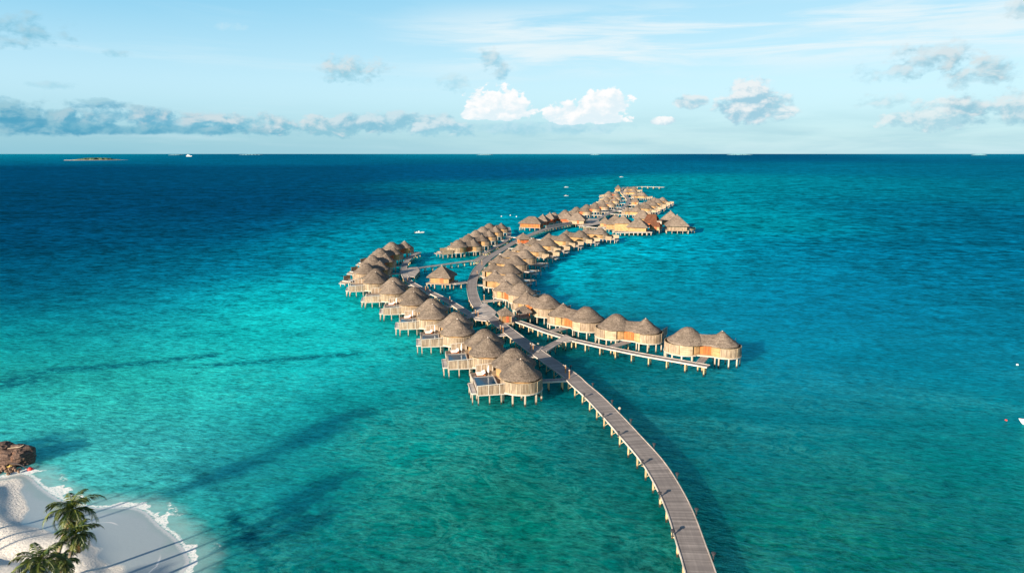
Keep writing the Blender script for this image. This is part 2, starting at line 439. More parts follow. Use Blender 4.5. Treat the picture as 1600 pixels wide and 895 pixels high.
# ------------------------------------------------------------------ water
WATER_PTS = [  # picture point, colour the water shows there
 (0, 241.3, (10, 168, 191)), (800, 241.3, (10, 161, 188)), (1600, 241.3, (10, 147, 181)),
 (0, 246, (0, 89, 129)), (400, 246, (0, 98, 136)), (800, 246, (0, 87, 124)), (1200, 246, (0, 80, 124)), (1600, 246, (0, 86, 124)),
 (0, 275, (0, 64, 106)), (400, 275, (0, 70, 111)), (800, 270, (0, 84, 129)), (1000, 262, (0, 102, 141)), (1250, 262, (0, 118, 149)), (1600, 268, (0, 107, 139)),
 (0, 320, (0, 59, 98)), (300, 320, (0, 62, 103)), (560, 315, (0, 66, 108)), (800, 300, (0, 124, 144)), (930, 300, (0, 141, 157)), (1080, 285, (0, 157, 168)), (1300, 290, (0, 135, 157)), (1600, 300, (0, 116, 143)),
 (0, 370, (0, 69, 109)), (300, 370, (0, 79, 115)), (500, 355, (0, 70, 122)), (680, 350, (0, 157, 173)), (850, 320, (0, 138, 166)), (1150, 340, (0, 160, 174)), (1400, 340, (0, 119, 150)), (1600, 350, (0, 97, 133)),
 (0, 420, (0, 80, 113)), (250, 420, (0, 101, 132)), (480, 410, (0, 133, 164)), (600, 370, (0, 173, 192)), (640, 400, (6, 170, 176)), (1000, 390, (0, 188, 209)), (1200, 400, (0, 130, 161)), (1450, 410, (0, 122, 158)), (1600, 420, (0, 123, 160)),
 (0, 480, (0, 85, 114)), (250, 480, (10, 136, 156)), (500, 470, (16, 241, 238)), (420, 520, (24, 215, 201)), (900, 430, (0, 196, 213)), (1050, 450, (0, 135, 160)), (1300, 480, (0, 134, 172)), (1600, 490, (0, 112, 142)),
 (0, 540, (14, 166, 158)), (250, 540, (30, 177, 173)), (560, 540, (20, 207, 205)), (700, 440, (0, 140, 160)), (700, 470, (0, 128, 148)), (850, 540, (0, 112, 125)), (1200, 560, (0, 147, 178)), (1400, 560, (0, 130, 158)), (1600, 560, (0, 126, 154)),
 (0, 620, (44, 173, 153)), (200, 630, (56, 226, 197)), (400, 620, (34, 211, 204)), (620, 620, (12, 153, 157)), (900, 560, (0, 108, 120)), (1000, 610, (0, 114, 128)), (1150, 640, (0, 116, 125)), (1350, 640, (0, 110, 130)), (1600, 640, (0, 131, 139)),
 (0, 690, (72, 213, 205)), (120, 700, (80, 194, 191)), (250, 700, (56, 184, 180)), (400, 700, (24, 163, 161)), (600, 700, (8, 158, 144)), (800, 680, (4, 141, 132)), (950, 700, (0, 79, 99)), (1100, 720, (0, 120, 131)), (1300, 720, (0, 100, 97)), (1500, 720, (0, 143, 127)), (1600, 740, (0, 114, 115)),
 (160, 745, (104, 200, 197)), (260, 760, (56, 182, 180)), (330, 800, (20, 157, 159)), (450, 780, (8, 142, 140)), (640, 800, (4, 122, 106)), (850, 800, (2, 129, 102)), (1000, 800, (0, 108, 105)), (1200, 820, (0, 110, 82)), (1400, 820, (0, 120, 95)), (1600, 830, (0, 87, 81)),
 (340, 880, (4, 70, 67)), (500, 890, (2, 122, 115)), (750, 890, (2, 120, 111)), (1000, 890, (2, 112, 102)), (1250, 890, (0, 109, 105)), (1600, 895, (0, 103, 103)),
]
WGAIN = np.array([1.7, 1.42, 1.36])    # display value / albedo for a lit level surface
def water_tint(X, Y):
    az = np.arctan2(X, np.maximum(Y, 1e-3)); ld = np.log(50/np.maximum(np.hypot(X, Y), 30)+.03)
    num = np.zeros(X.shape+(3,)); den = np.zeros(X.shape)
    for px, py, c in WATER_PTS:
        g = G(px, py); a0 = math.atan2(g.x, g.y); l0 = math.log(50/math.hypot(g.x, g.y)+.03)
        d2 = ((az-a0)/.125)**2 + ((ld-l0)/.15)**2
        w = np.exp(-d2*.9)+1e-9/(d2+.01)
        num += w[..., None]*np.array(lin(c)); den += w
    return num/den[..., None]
def lines(a, b, s, grow_l, grow_r, lo, hi):
    L = list(np.arange(a, b, s)); st = s; x = a
    while x > lo: st *= grow_l; x -= st; L.insert(0, x)
    st = s; x = b
    L.append(b)
    while x < hi: st *= grow_r; x += st; L.append(x)
    return L
def build_water():
    xs = list(np.arange(-96, -28, .6)) + list(np.arange(-28, 60, 1.8)); s = 1.8; x = 60
    while x < 150000: xs.append(x); s = s*1.09; x += s
    xs.append(150000); s = 1.0; x = -96.6
    while x > -150000: xs.insert(0, x); s = s*1.09; x -= s
    xs.insert(0, -150000)
    ys = list(np.arange(56, 126, .6)) + list(np.arange(126, 300, 1.8)); s = 1.8; y = 300
    while y < 200000: ys.append(y); s = s*1.05; y += s
    ys.append(200000); y = 55; s = 1.5
    while y > -400: ys.insert(0, y); s *= 1.25; y -= s
    X, Y = np.meshgrid(np.array(xs), np.array(ys)); ny, nx = X.shape
    verts = np.stack([X, Y, np.zeros_like(X)], -1).reshape(-1, 3)
    i = np.arange(nx*ny).reshape(ny, nx)
    f = np.stack([i[:-1, :-1], i[:-1, 1:], i[1:, 1:], i[1:, :-1]], -1).reshape(-1, 4)
    me = bpy.data.meshes.new('water')
    me.vertices.add(len(verts)); me.vertices.foreach_set('co', verts.ravel())
    me.loops.add(f.size); me.loops.foreach_set('vertex_index', f.ravel())
    me.polygons.add(len(f)); me.polygons.foreach_set('loop_start', np.arange(0, f.size, 4)); me.polygons.foreach_set('loop_total', np.full(len(f), 4))
    me.update(); me.validate()
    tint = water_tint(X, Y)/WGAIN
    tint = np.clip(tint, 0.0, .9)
    ca = me.attributes.new('tint', 'FLOAT_COLOR', 'POINT')
    rgba = np.concatenate([tint.reshape(-1, 3), np.ones((nx*ny, 1))], 1).astype(np.float32)
    ca.data.foreach_set('color', rgba.ravel())
    near = (np.abs(X) < 400) & (Y < 500) & (Y > 0)
    d = np.full(X.shape, 200.0)
    d[near] = seg_dist(X[near], Y[near], SH)
    ins = inside(X, Y, LAND); d[ins] *= -1
    a = me.attributes.new('shore', 'FLOAT', 'POINT'); a.data.foreach_set('value', d.ravel().astype(np.float32))
    weed = np.zeros(X.shape)
    for pl, wd in (([(-60, 612), (0, 600), (40, 594)], 5.0), ([(55, 582), (120, 576), (190, 571), (260, 563), (330, 556)], 2.5), ([(310, 572), (400, 566), (480, 559), (560, 552)], 1.9),
                   ([(305, 735), (340, 765), (370, 815), (392, 850), (420, 893)], .8), ([(365, 808), (392, 845)], 1.6)):
        P = np.array([[G(a_, b_).x, G(a_, b_).y] for a_, b_ in pl]); P = chaikin(P, 1)
        q = np.zeros(X.shape); dd = seg_dist(X[near], Y[near], P); q[near] = np.exp(-(dd/wd)**4)
        weed = np.maximum(weed, q*(1.0 if wd > 1 else .7))
    a = me.attributes.new('weed', 'FLOAT', 'POINT'); a.data.foreach_set('value', weed.ravel().astype(np.float32))
    def fn(t, p):
        pos = t.new('ShaderNodeNewGeometry').outputs['Position']
        x, y, _ = t.sep(pos)
        def at(n, k='Fac'):
            q = t.new('ShaderNodeAttribute'); q.attribute_name = n; return q.outputs[k]
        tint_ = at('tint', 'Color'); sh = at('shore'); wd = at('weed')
        dist = t.m('SQRT', t.m('ADD', t.m('MULTIPLY', x, x), t.m('MULTIPLY', y, y)))
        rot = t.new('ShaderNodeVectorRotate', rotation_type='Z_AXIS'); t.l.new(pos, rot.inputs['Vector']); rot.inputs['Angle'].default_value = R_(13)
        pr = rot.outputs[0]
        # seabed and depth patches
        n1 = t.noise(t.vm('MULTIPLY', pr, (.6, 1.0, 1)), .018, 5, .6, .8)
        n2 = t.noise(t.vm('MULTIPLY', pr, (.7, 1.0, 1)), .075, 5, .65, 1.0)
        kk = t.m('MULTIPLY', t.rng(n1, .3, .7, .84, 1.18, False), t.rng(n2, .3, .7, .84, 1.16, False))
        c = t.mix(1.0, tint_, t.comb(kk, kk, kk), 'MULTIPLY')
        # pale caustic-like web of light painted into the near water colour
        n3 = t.noise(t.vm('MULTIPLY', pr, (.8, 1.0, 1)), .16, 6, .72, 1.6)
        rid = t.m('SUBTRACT', 1.0, t.m('ABSOLUTE', t.m('MULTIPLY_ADD', n3, 12.0, -6.0)), clamp=True)
        webm = t.m('MULTIPLY', t.m('MULTIPLY', rid, t.rng(dist, 260, 90, 0, .28)), t.rng(n1, .4, .65))
        c = t.mix(webm, c, (.10, .50, .40))
        # light and dark of the wind waves painted into the body colour
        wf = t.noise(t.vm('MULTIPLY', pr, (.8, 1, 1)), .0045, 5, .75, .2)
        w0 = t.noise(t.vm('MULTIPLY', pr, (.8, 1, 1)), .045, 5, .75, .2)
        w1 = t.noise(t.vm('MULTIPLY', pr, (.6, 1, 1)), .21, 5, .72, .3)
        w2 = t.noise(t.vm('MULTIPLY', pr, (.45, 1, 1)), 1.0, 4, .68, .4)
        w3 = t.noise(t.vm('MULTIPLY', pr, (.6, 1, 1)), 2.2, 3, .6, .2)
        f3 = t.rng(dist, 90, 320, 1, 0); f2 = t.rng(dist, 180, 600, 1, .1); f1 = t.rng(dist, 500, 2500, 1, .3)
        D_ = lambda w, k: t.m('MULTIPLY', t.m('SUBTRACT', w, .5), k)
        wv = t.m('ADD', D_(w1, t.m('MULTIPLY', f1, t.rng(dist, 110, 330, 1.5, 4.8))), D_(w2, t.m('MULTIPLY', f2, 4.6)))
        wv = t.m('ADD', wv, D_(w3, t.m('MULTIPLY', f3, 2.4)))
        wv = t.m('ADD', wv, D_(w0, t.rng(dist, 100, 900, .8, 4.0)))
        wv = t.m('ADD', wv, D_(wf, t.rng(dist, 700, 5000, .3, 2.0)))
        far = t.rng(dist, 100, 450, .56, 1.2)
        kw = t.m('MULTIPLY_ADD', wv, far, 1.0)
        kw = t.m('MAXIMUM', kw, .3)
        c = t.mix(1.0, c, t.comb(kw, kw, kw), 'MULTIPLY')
        # weed lines
        wm = t.m('MULTIPLY', wd, t.rng(t.noise(pr, .5, 5, .7), .34, .6))
        c = t.mix(t.m('MULTIPLY', wm, .9), c, (.0, .035, .055))
        # a scatter of coral heads / dark weed
        cd = t.m('MULTIPLY', t.rng(t.noise(pr, .11, 5, .7, .5), .66, .76, 0, .45), t.rng(dist, 420, 160))
        c = t.mix(cd, c, (.005, .13, .14))
        # shallows over sand
        shn = t.m('ADD', sh, t.m('MULTIPLY', t.m('SUBTRACT', t.noise(pos, .25, 4), .5), 3.0))
        c = t.mix(t.rng(shn, 5.0, .2, 0, .7), c, (.34, .60, .58))
        # foam
        nb = t.noise(pos, .16, 3, .6)
        nf = t.noise(pos, 1.6, 6, .75, .8)
        wid = t.m('MULTIPLY_ADD', t.rng(nb, .48, .66), 1.5, .26)
        edge = t.m('ABSOLUTE', t.m('SUBTRACT', t.m('ADD', sh, t.m('MULTIPLY', t.m('SUBTRACT', nf, .5), 1.5)), t.m('MULTIPLY', wid, .6)))
        fm = t.rng(t.m('SUBTRACT', edge, t.m('MULTIPLY', wid, .7)), .18, -.12)
        fm = t.m('MULTIPLY', fm, t.rng(t.noise(pos, 3.0, 4, .7), .36, .54, .3, 1.0))
        # second small breaker off the point
        e2 = t.m('ABSOLUTE', t.m('SUBTRACT', t.m('ADD', sh, t.m('MULTIPLY', nb, 3.0)), 4.4))
        fm2 = t.m('MULTIPLY', t.rng(e2, .8, .1), t.m('MULTIPLY', t.rng(nf, .5, .62), t.rng(t.noise(pos, .09, 2), .54, .62)))
        fm = t.m('MAXIMUM', fm, fm2)
        # rare whitecaps
        wc = t.rng(t.noise(t.vm('MULTIPLY', pr, (.4, 1, 1)), .30, 5, .75), .775, .79)
        wc = t.m('MULTIPLY', wc, t.m('MULTIPLY', t.rng(dist, 170, 300), t.rng(x, 150, -20)))
        fm = t.m('MAXIMUM', fm, wc)
        c = t.mix(fm, c, (.82, .80, .76))
        h = t.m('ADD', t.m('MULTIPLY', t.m('MULTIPLY', w1, f1), 2.2), t.m('MULTIPLY', t.m('MULTIPLY', w2, f2), .8))
        h = t.m('ADD', h, t.m('MULTIPLY', t.m('MULTIPLY', w3, f3), .2))
        h = t.m('ADD', h, t.m('MULTIPLY', w0, 3.0))
        h = t.m('MULTIPLY', h, t.rng(sh, 0, 14, .12, 1))
        nrm = t.bump(h, .5, .9)
        t.put(p.inputs['Base Color'], c); p.inputs['Roughness'].default_value = 1.0; p.inputs['Specular IOR Level'].default_value = 0.0
        # light scatters metres under the surface of clear water
        p.subsurface_method = 'BURLEY'
        t.put(p.inputs['Subsurface Weight'], t.m('MULTIPLY', t.rng(dist, 600, 200), t.rng(fm, .5, 0, 0, .68)))
        p.inputs['Subsurface Radius'].default_value = (.8, 1.0, 1.0); p.inputs['Subsurface Scale'].default_value = 13.0
        nd = t.bump(h, .45, .9); t.put(p.inputs['Normal'], nd)
        gl = t.new('ShaderNodeBsdfGlossy'); t.put(gl.inputs['Color'], (.05, .84, 1.0)); t.put(gl.inputs['Normal'], nrm)
        t.put(gl.inputs['Roughness'], t.m('MAXIMUM', t.rng(dist, 80, 1500, .13, .3), t.m('MULTIPLY', fm, .7)))
        fr = t.new('ShaderNodeFresnel'); fr.inputs['IOR'].default_value = 1.333; t.put(fr.inputs['Normal'], nrm)
        fac = t.m('MINIMUM', fr.outputs[0], t.rng(dist, 90, 450, .28, .06))
        mx = t.new('ShaderNodeMixShader'); t.put(mx.inputs[0], fac)
        t.l.new(p.outputs[0], mx.inputs[1]); t.l.new(gl.outputs[0], mx.inputs[2])
        out = [n for n in t.n if n.type == 'OUTPUT_MATERIAL'][0]; t.l.new(mx.outputs[0], out.inputs[0])
    me.materials.append(mat('sea', fn))
    o = bpy.data.objects.new('water', me); COL.objects.link(o); tag(o, kind='structure')
    o['label'] = 'turquoise lagoon water deepening to blue open sea'
build_water()

# ------------------------------------------------------------------ beach
def build_beach():
    xs = np.arange(-130, -20, .5); ys = np.arange(8, 116, .5)
    X, Y = np.meshgrid(xs, ys); ny, nx = X.shape
    d = seg_dist(X, Y, SH); ins = inside(X, Y, LAND); d = np.where(ins, d, -d)
    rg = np.random.RandomState(3)
    def vn(s, seed):
        r = np.random.RandomState(seed).rand(80, 80)
        u, v = (X+200)/s, (Y+50)/s; i, j = u.astype(int), v.astype(int); fu, fv = u-i, v-j
        fu = fu*fu*(3-2*fu); fv = fv*fv*(3-2*fv)
        g = lambda a, b: r[a % 80, b % 80]
        return (g(i, j)*(1-fu)+g(i+1, j)*fu)*(1-fv)+(g(i, j+1)*(1-fu)+g(i+1, j+1)*fu)*fv
    w = (vn(9, 1)-.5)*2
    dd = d + w*.8 + np.clip((-62-X)/18, 0, 1)*4.5
    z = np.clip(d, -6, 0)*.25 + np.clip(d, 0, 8)*.045
    ridge = np.exp(-((dd-10.5)/2.0)**2)*.45 + np.clip((dd-8)/8, 0, 1)**1.0*.5
    plateau = 1/(1+np.exp(-(dd-15.5)/.7))*.55 - np.exp(-((dd-14)/1.2)**2)*.22
    z = z + np.where(d > 0, (ridge+plateau), 0)*np.clip(d/3, 0, 1)
    z += np.where(d > 6, 1, 0)*(vn(2.2, 5)-.5)*.12*np.clip((d-6)/4, 0, 1)
    verts = np.stack([X, Y, z+.0], -1).reshape(-1, 3)
    i = np.arange(nx*ny).reshape(ny, nx)
    f = np.stack([i[:-1, :-1], i[:-1, 1:], i[1:, 1:], i[1:, :-1]], -1).reshape(-1, 4)
    dv = d.ravel(); f = f[(dv[f] > -2.5).any(1)]
    me = bpy.data.meshes.new('beach'); me.from_pydata(verts.tolist(), [], f.tolist()); me.update()
    for p in me.polygons: p.use_smooth = True
    a = me.attributes.new('shore', 'FLOAT', 'POINT'); a.data.foreach_set('value', d.ravel().astype(np.float32))
    def fn(t, p):
        pos = t.new('ShaderNodeNewGeometry').outputs['Position']
        q = t.new('ShaderNodeAttribute'); q.attribute_name = 'shore'; sh = q.outputs['Fac']
        n = t.noise(pos, .18, 4, .6)
        s = t.m('ADD', sh, t.m('MULTIPLY', t.m('SUBTRACT', t.noise(pos, .13, 2), .5), 7.0))
        px_ = t.sep(pos)[0]
        wl = t.rng(px_, -78, -60, 1.6, 8.2)
        wet = t.rng(t.m('SUBTRACT', s, wl), .5, -.5)
        fine = t.noise(pos, 3.0, 6, .75)
        c = t.mix(t.rng(fine, .3, .7), (.66, .62, .55), (.80, .76, .68))
        c = t.mix(t.rng(t.noise(pos, 7, 4, .8), .66, .74, 0, .5), c, (.25, .19, .13))
        c = t.mix(wet, c, (.36, .43, .45))
        c = t.mix(t.rng(s, 2.6, .5), c, (.30, .40, .40))
        # spent swash line
        e = t.m('ABSOLUTE', t.m('SUBTRACT', t.m('ADD', sh, t.m('MULTIPLY', t.noise(pos, .10, 1, .4), 5.0)), 6.2))
        sw = t.m('MULTIPLY', t.m('MULTIPLY', t.rng(e, .16, .03), t.rng(t.noise(pos, .09, 2), .45, .55)), t.rng(px_, -66, -60, 0, .7))
        e2 = t.m('ABSOLUTE', t.m('SUBTRACT', t.m('ADD', sh, t.m('MULTIPLY', fine, 1.0)), .7))
        sw = t.m('MAXIMUM', sw, t.m('MULTIPLY', t.rng(e2, .7, .1), .7))
        c = t.mix(sw, c, (.80, .79, .76))
        t.put(p.inputs['Base Color'], c)
        t.put(p.inputs['Roughness'], t.mix(wet, (.95,)*3, (.16,)*3))
        t.put(p.inputs['Specular IOR Level'], t.m('MULTIPLY_ADD', wet, .5, .1))
        h = t.m('ADD', t.m('MULTIPLY', t.noise(pos, 1.5, 4, .7), 1.0), fine)
        t.put(p.inputs['Normal'], t.bump(h, t.m('MULTIPLY_ADD', wet, -.62, .7), .16))
    me.materials.append(mat('sand', fn))
    o = bpy.data.objects.new('beach', me); COL.objects.link(o); tag(o, kind='structure')
    o['label'] = 'white sand beach with wet swash edge'
build_beach()

# ------------------------------------------------------------------ boardwalks
def catmull(P, step=2.0):
    P = [Vector(p) for p in P]; P = [P[0]*2-P[1]] + P + [P[-1]*2-P[-2]]; out = []
    for i in range(1, len(P)-2):
        a, b, c, d = P[i-1:i+3]; n = max(2, int((c-b).length/step))
        for k in range(n):
            s = k/n
            out.append(.5*((2*b)+(c-a)*s+(2*a-5*b+4*c-d)*s*s+(3*b-a-3*c+d)*s**3))
    out.append(P[-2]); return out
post_me = {}
def post_proto(w, h, material, key):
    if key not in post_me:
        b = MB(); b.box(0, 0, -h/2, w, w, h)
        me = bpy.data.meshes.new('post'); me.from_pydata(b.v, [], b.f); me.materials.append(material); post_me[key] = me
    return post_me[key]
def post(parent, x, y, z, w=.28, material=None, key=None, h=None):
    me = post_proto(w, h or (z+1.6), material or M_POST, key or ('p', w, round(z, 2), (material or M_POST).name))
    o = bpy.data.objects.new('post', me); COL.objects.link(o); o.parent = parent; o.location = (x, y, z); return o
WALKS = []
def boardwalk(name, pts, width, z, label, cat, spacing=4.5, brace=True, maxpost=96, step=2.0, group=None, register=True, postw=.24):
    """pts: ground points (x, y)"""
    base = Vector((pts[0][0], pts[0][1], 0))
    root = empty(name, base); tag(root, label, cat, group)
    L = catmull([(p[0]-base.x, p[1]-base.y, 0) for p in pts], step) if len(pts) > 2 else [Vector((p[0]-base.x, p[1]-base.y, 0)) for p in pts]
    tang = []
    for i in range(len(L)):
        d = (L[min(i+1, len(L)-1)]-L[max(i-1, 0)]); d.z = 0; tang.append(d.normalized())
    th = .22; V = []; F = []; UV = []; s = 0
    rail = [MB(), MB()]
    S = [0]
    for i in range(1, len(L)): S.append(S[-1]+(L[i]-L[i-1]).length)
    for i, (p, d) in enumerate(zip(L, tang)):
        nrm = Vector((d.y, -d.x, 0))
        for sgn, zz in ((-1, z), (1, z), (1, z-th), (-1, z-th)):
            q = p+nrm*sgn*width/2; V.append((q.x, q.y, zz)); UV.append((sgn*width/2, S[i]))
    for i in range(len(L)-1):
        a, b = i*4, i*4+4
        F += [(a, a+1, b+1, b), (a+3, b+3, b+2, a+2), (a+1, a+2, b+2, b+1), (a, b, b+3, a+3)]
    F += [(0, 3, 2, 1), (len(L)*4-4, len(L)*4-3, len(L)*4-2, len(L)*4-1)]
    me = bpy.data.meshes.new('deck'); me.from_pydata(V, [], F); me.materials.append(M_BOARD)
    ul = me.uv_layers.new(name='UVMap')
    for lp in me.loops: ul.data[lp.index].uv = UV[lp.vertex_index]
    o = bpy.data.objects.new('deck', me); COL.objects.link(o); o.parent = root
    for sgn in (-1, 1):
        b = MB()
        for i in range(len(L)-1):
            pa = L[i]+Vector((tang[i].y, -tang[i].x, 0))*sgn*(width/2+.06); pb = L[i+1]+Vector((tang[i+1].y, -tang[i+1].x, 0))*sgn*(width/2+.06)
            b.bar((pa.x, pa.y, z-.07), (pb.x, pb.y, z-.07), .117, .32)
        b.build('edge_beam', M_RAIL, root)
    # posts
    k = 0; s = spacing*.4; placed = 0; rest = MB(); br = MB(); acc = 0
    def at(s):
        for i in range(len(S)-1):
            if S[i] <= s <= S[i+1]:
                f = (s-S[i])/(S[i+1]-S[i]+1e-9); return L[i].lerp(L[i+1], f), tang[i]
        return L[-1], tang[-1]
    while s < S[-1]:
        p, d = at(s); nrm = Vector((d.y, -d.x, 0)); e = []
        for sgn in (-1, 1):
            q = p+nrm*sgn*(width/2-.25); e.append(q)
            if placed < maxpost: post(root, q.x, q.y, z-th-.003, postw, M_POSTY); placed += 1
            else: rest.box(q.x, q.y, (z-th-1.6)/2, postw, postw, z-th+1.594)
        one = br if placed >= maxpost else MB()
        one.bar((e[0].x, e[0].y, z-.35), (e[1].x, e[1].y, z-.35), .12, .2)
        if brace and width > 1.3:
            one.bar((e[0].x, e[0].y, .5), (e[1].x, e[1].y, z-.45), .1); one.bar((e[1].x, e[1].y, .5), (e[0].x, e[0].y, z-.45), .1)
        if one is not br: one.build('brace', M_POSTY, root)
        s += spacing
    if br.v: tag(br.build('distant_brace', M_POSTY, root), kind='stuff')
    if rest.v: tag(rest.build('distant_post', M_POSTY, root), kind='stuff')
    if register: WALKS.append([(l+base, width) for l in L])
    return root
def GP(lst, z): return [tuple(G(a, b, z)[:2]) for a, b in lst]

MAIN = [(1112, 960), (1095, 895), (1080, 850), (1063, 800), (1044, 760), (1019, 720), (985, 681), (957, 650), (928, 620), (905, 600), (890, 586), (850, 558), (812, 530),
        (782, 507), (757, 488), (744, 473), (738.5, 458), (737.5, 443), (743, 426), (754, 411), (769, 399), (784, 390), (799, 381), (812, 374), (826, 368),
        (843, 361), (860, 356), (886, 351), (908, 346.5), (925, 344.5), (938, 340), (951, 333.5), (962, 329.5), (974, 324), (982, 315), (979, 308), (971, 299), (974, 293)]
boardwalk('boardwalk', GP(MAIN, 2.4), 3.4, 2.4, 'long curving main boardwalk of weathered grey planks, widest of all, running to the far end', 'boardwalk', 4.2)
BR_R1 = [(848, 548), (868, 536), (885, 529), (900, 532), (950, 543), (1010, 555), (1060, 563.5), (1107, 572)]
boardwalk('boardwalk', GP(BR_R1, 2.37), 1.9, 2.37, 'narrow pale boardwalk branching right and passing in front of the two nearest right-hand villas', 'boardwalk', 4.5)
BR_R2 = [(884, 527), (856, 518.5), (824, 507), (806, 501), (794, 497)]
boardwalk('boardwalk', GP(BR_R2, 2.34), 1.9, 2.34, 'narrow boardwalk running from the right-hand junction back to the small amber hut', 'boardwalk', 4.5)
BR_R3 = [(752, 471), (775, 469), (793, 468), (803, 474)]
boardwalk('boardwalk', GP(BR_R3, 2.35), 1.6, 2.35, 'short curved walkway from the main bend to the fifth right-hand villa', 'boardwalk', 4.5)
BR_L = [(762, 495), (740, 493), (702, 471), (684, 462), (667, 454), (650, 446), (637, 437), (631, 425), (634, 410), (645, 399), (655, 394)]
boardwalk('boardwalk', GP(BR_L, 2.43), 2.2, 2.43, 'boardwalk behind the left-hand villas, running from the pointed terrace to the far left end', 'boardwalk', 4.5)
BR_X = [(640, 421), (665, 417), (690, 413.5), (718, 409.5), (746, 406)]
boardwalk('boardwalk', GP(BR_X, 2.38), 1.6, 2.38, 'thin straight link boardwalk on crossed braces between left arm and main boardwalk', 'boardwalk', 3.6)
BR_M = [(756, 396), (765, 391), (776, 385), (788, 378), (794, 371), (796, 362), (794, 355)]
boardwalk('boardwalk', GP(BR_M, 2.36), 2.0, 2.36, 'boardwalk beside the short middle row of five villas', 'boardwalk', 4.5)
boardwalk('boardwalk', GP([(742, 408), (757, 399)], 2.41), 2.6, 2.41, 'short wedge of decking joining the middle-row walkway to the main boardwalk', 'boardwalk', 4.5, register=False)
boardwalk('footbridge', GP([(795, 370.5), (834, 372.5)], 2.33), 1.5, 2.33, 'thin straight footbridge crossing the main boardwalk beside the small orange-walled kiosk', 'footbridge', 4.5, register=False)
boardwalk('footbridge', GP([(691, 443), (712, 443), (731, 440.5)], 2.33), 1.9, 2.33, 'footbridge from the lone square hut to the main boardwalk bend', 'footbridge', 3.0, register=False)
boardwalk('boardwalk', GP([(952, 331), (965, 330), (984, 331.5)], 2.36), 2.0, 2.36, 'thin pale walkway reaching right to the far right group of villas', 'boardwalk', 5, register=False)
boardwalk('boardwalk', GP([(938, 330.5), (952, 328.5), (968, 327), (984, 328)], 2.345), 2.0, 2.345, 'thin pale cross walkway beyond the restaurant roofs', 'boardwalk', 5, register=False)
boardwalk('boardwalk', GP([(905, 352), (930, 355.5), (960, 357)], 2.36), 2.5, 2.36, 'service walkway leading right from the plaza to the restaurant terrace', 'boardwalk', 4.5, register=False)
boardwalk('jetty', GP([(974, 293), (1000, 291.8), (1038, 292.6)], 2.8), 5.0, 2.8, 'pale far jetty lying across the tip of the resort', 'jetty', 9, register=False, postw=.8)

def terrace(pix, z, label, name='terrace'):
    P = GP(pix, z); c = (sum(p[0] for p in P)/len(P), sum(p[1] for p in P)/len(P))
    root = empty(name, (c[0], c[1], 0)); tag(root, label, 'terrace')
    V = [(p[0]-c[0], p[1]-c[1], z) for p in P] + [(p[0]-c[0], p[1]-c[1], z-.25) for p in P]; n = len(P)
    F = [tuple(range(n)), tuple(reversed(range(n, 2*n)))] + [(i, i+n, (i+1) % n+n, (i+1) % n) for i in range(n)]
    me = bpy.data.meshes.new('deck'); me.from_pydata(V, [], F); me.materials.append(M_FLOOR)
    o = bpy.data.objects.new('deck', me); COL.objects.link(o); o.parent = root
    import bmesh as _b
    bm = _b.new(); bm.from_mesh(me); _b.ops.recalc_face_normals(bm, faces=bm.faces); bm.to_mesh(me); bm.free()
    for i in range(n):
        a, b = Vector(V[i]), Vector(V[(i+1) % n]); m = max(1, int((b-a).length/3.5))
        for k in range(m):
            q = a.lerp(b, k/m)*.93; post(root, q.x, q.y, z-.253, .24, M_POSTY)
    return root
terrace([(734, 490), (757, 472), (776, 487), (772, 494), (760, 501), (742, 499)], 2.46, 'pointed kite-shaped terrace of pale decking at the fork of the main boardwalk')
terrace([(624, 424), (640, 418), (652, 417), (656, 423), (648, 432), (632, 432)], 2.47, 'grey terrace deck where the left arm meets the thin link boardwalk')
terrace([(868, 532), (884, 522), (901, 531), (884, 534)], 2.44, 'triangular deck at the junction of the right-hand boardwalks')
terrace([(826, 547), (832, 538.5), (849, 541), (842, 549.5)], 2.45, 'small pale lookout deck on the left edge of the main boardwalk')
terrace([(905, 348), (912, 340), (935, 342.5), (938, 350), (914, 354)], 2.46, 'wide grey arrival plaza deck before the restaurant roofs')

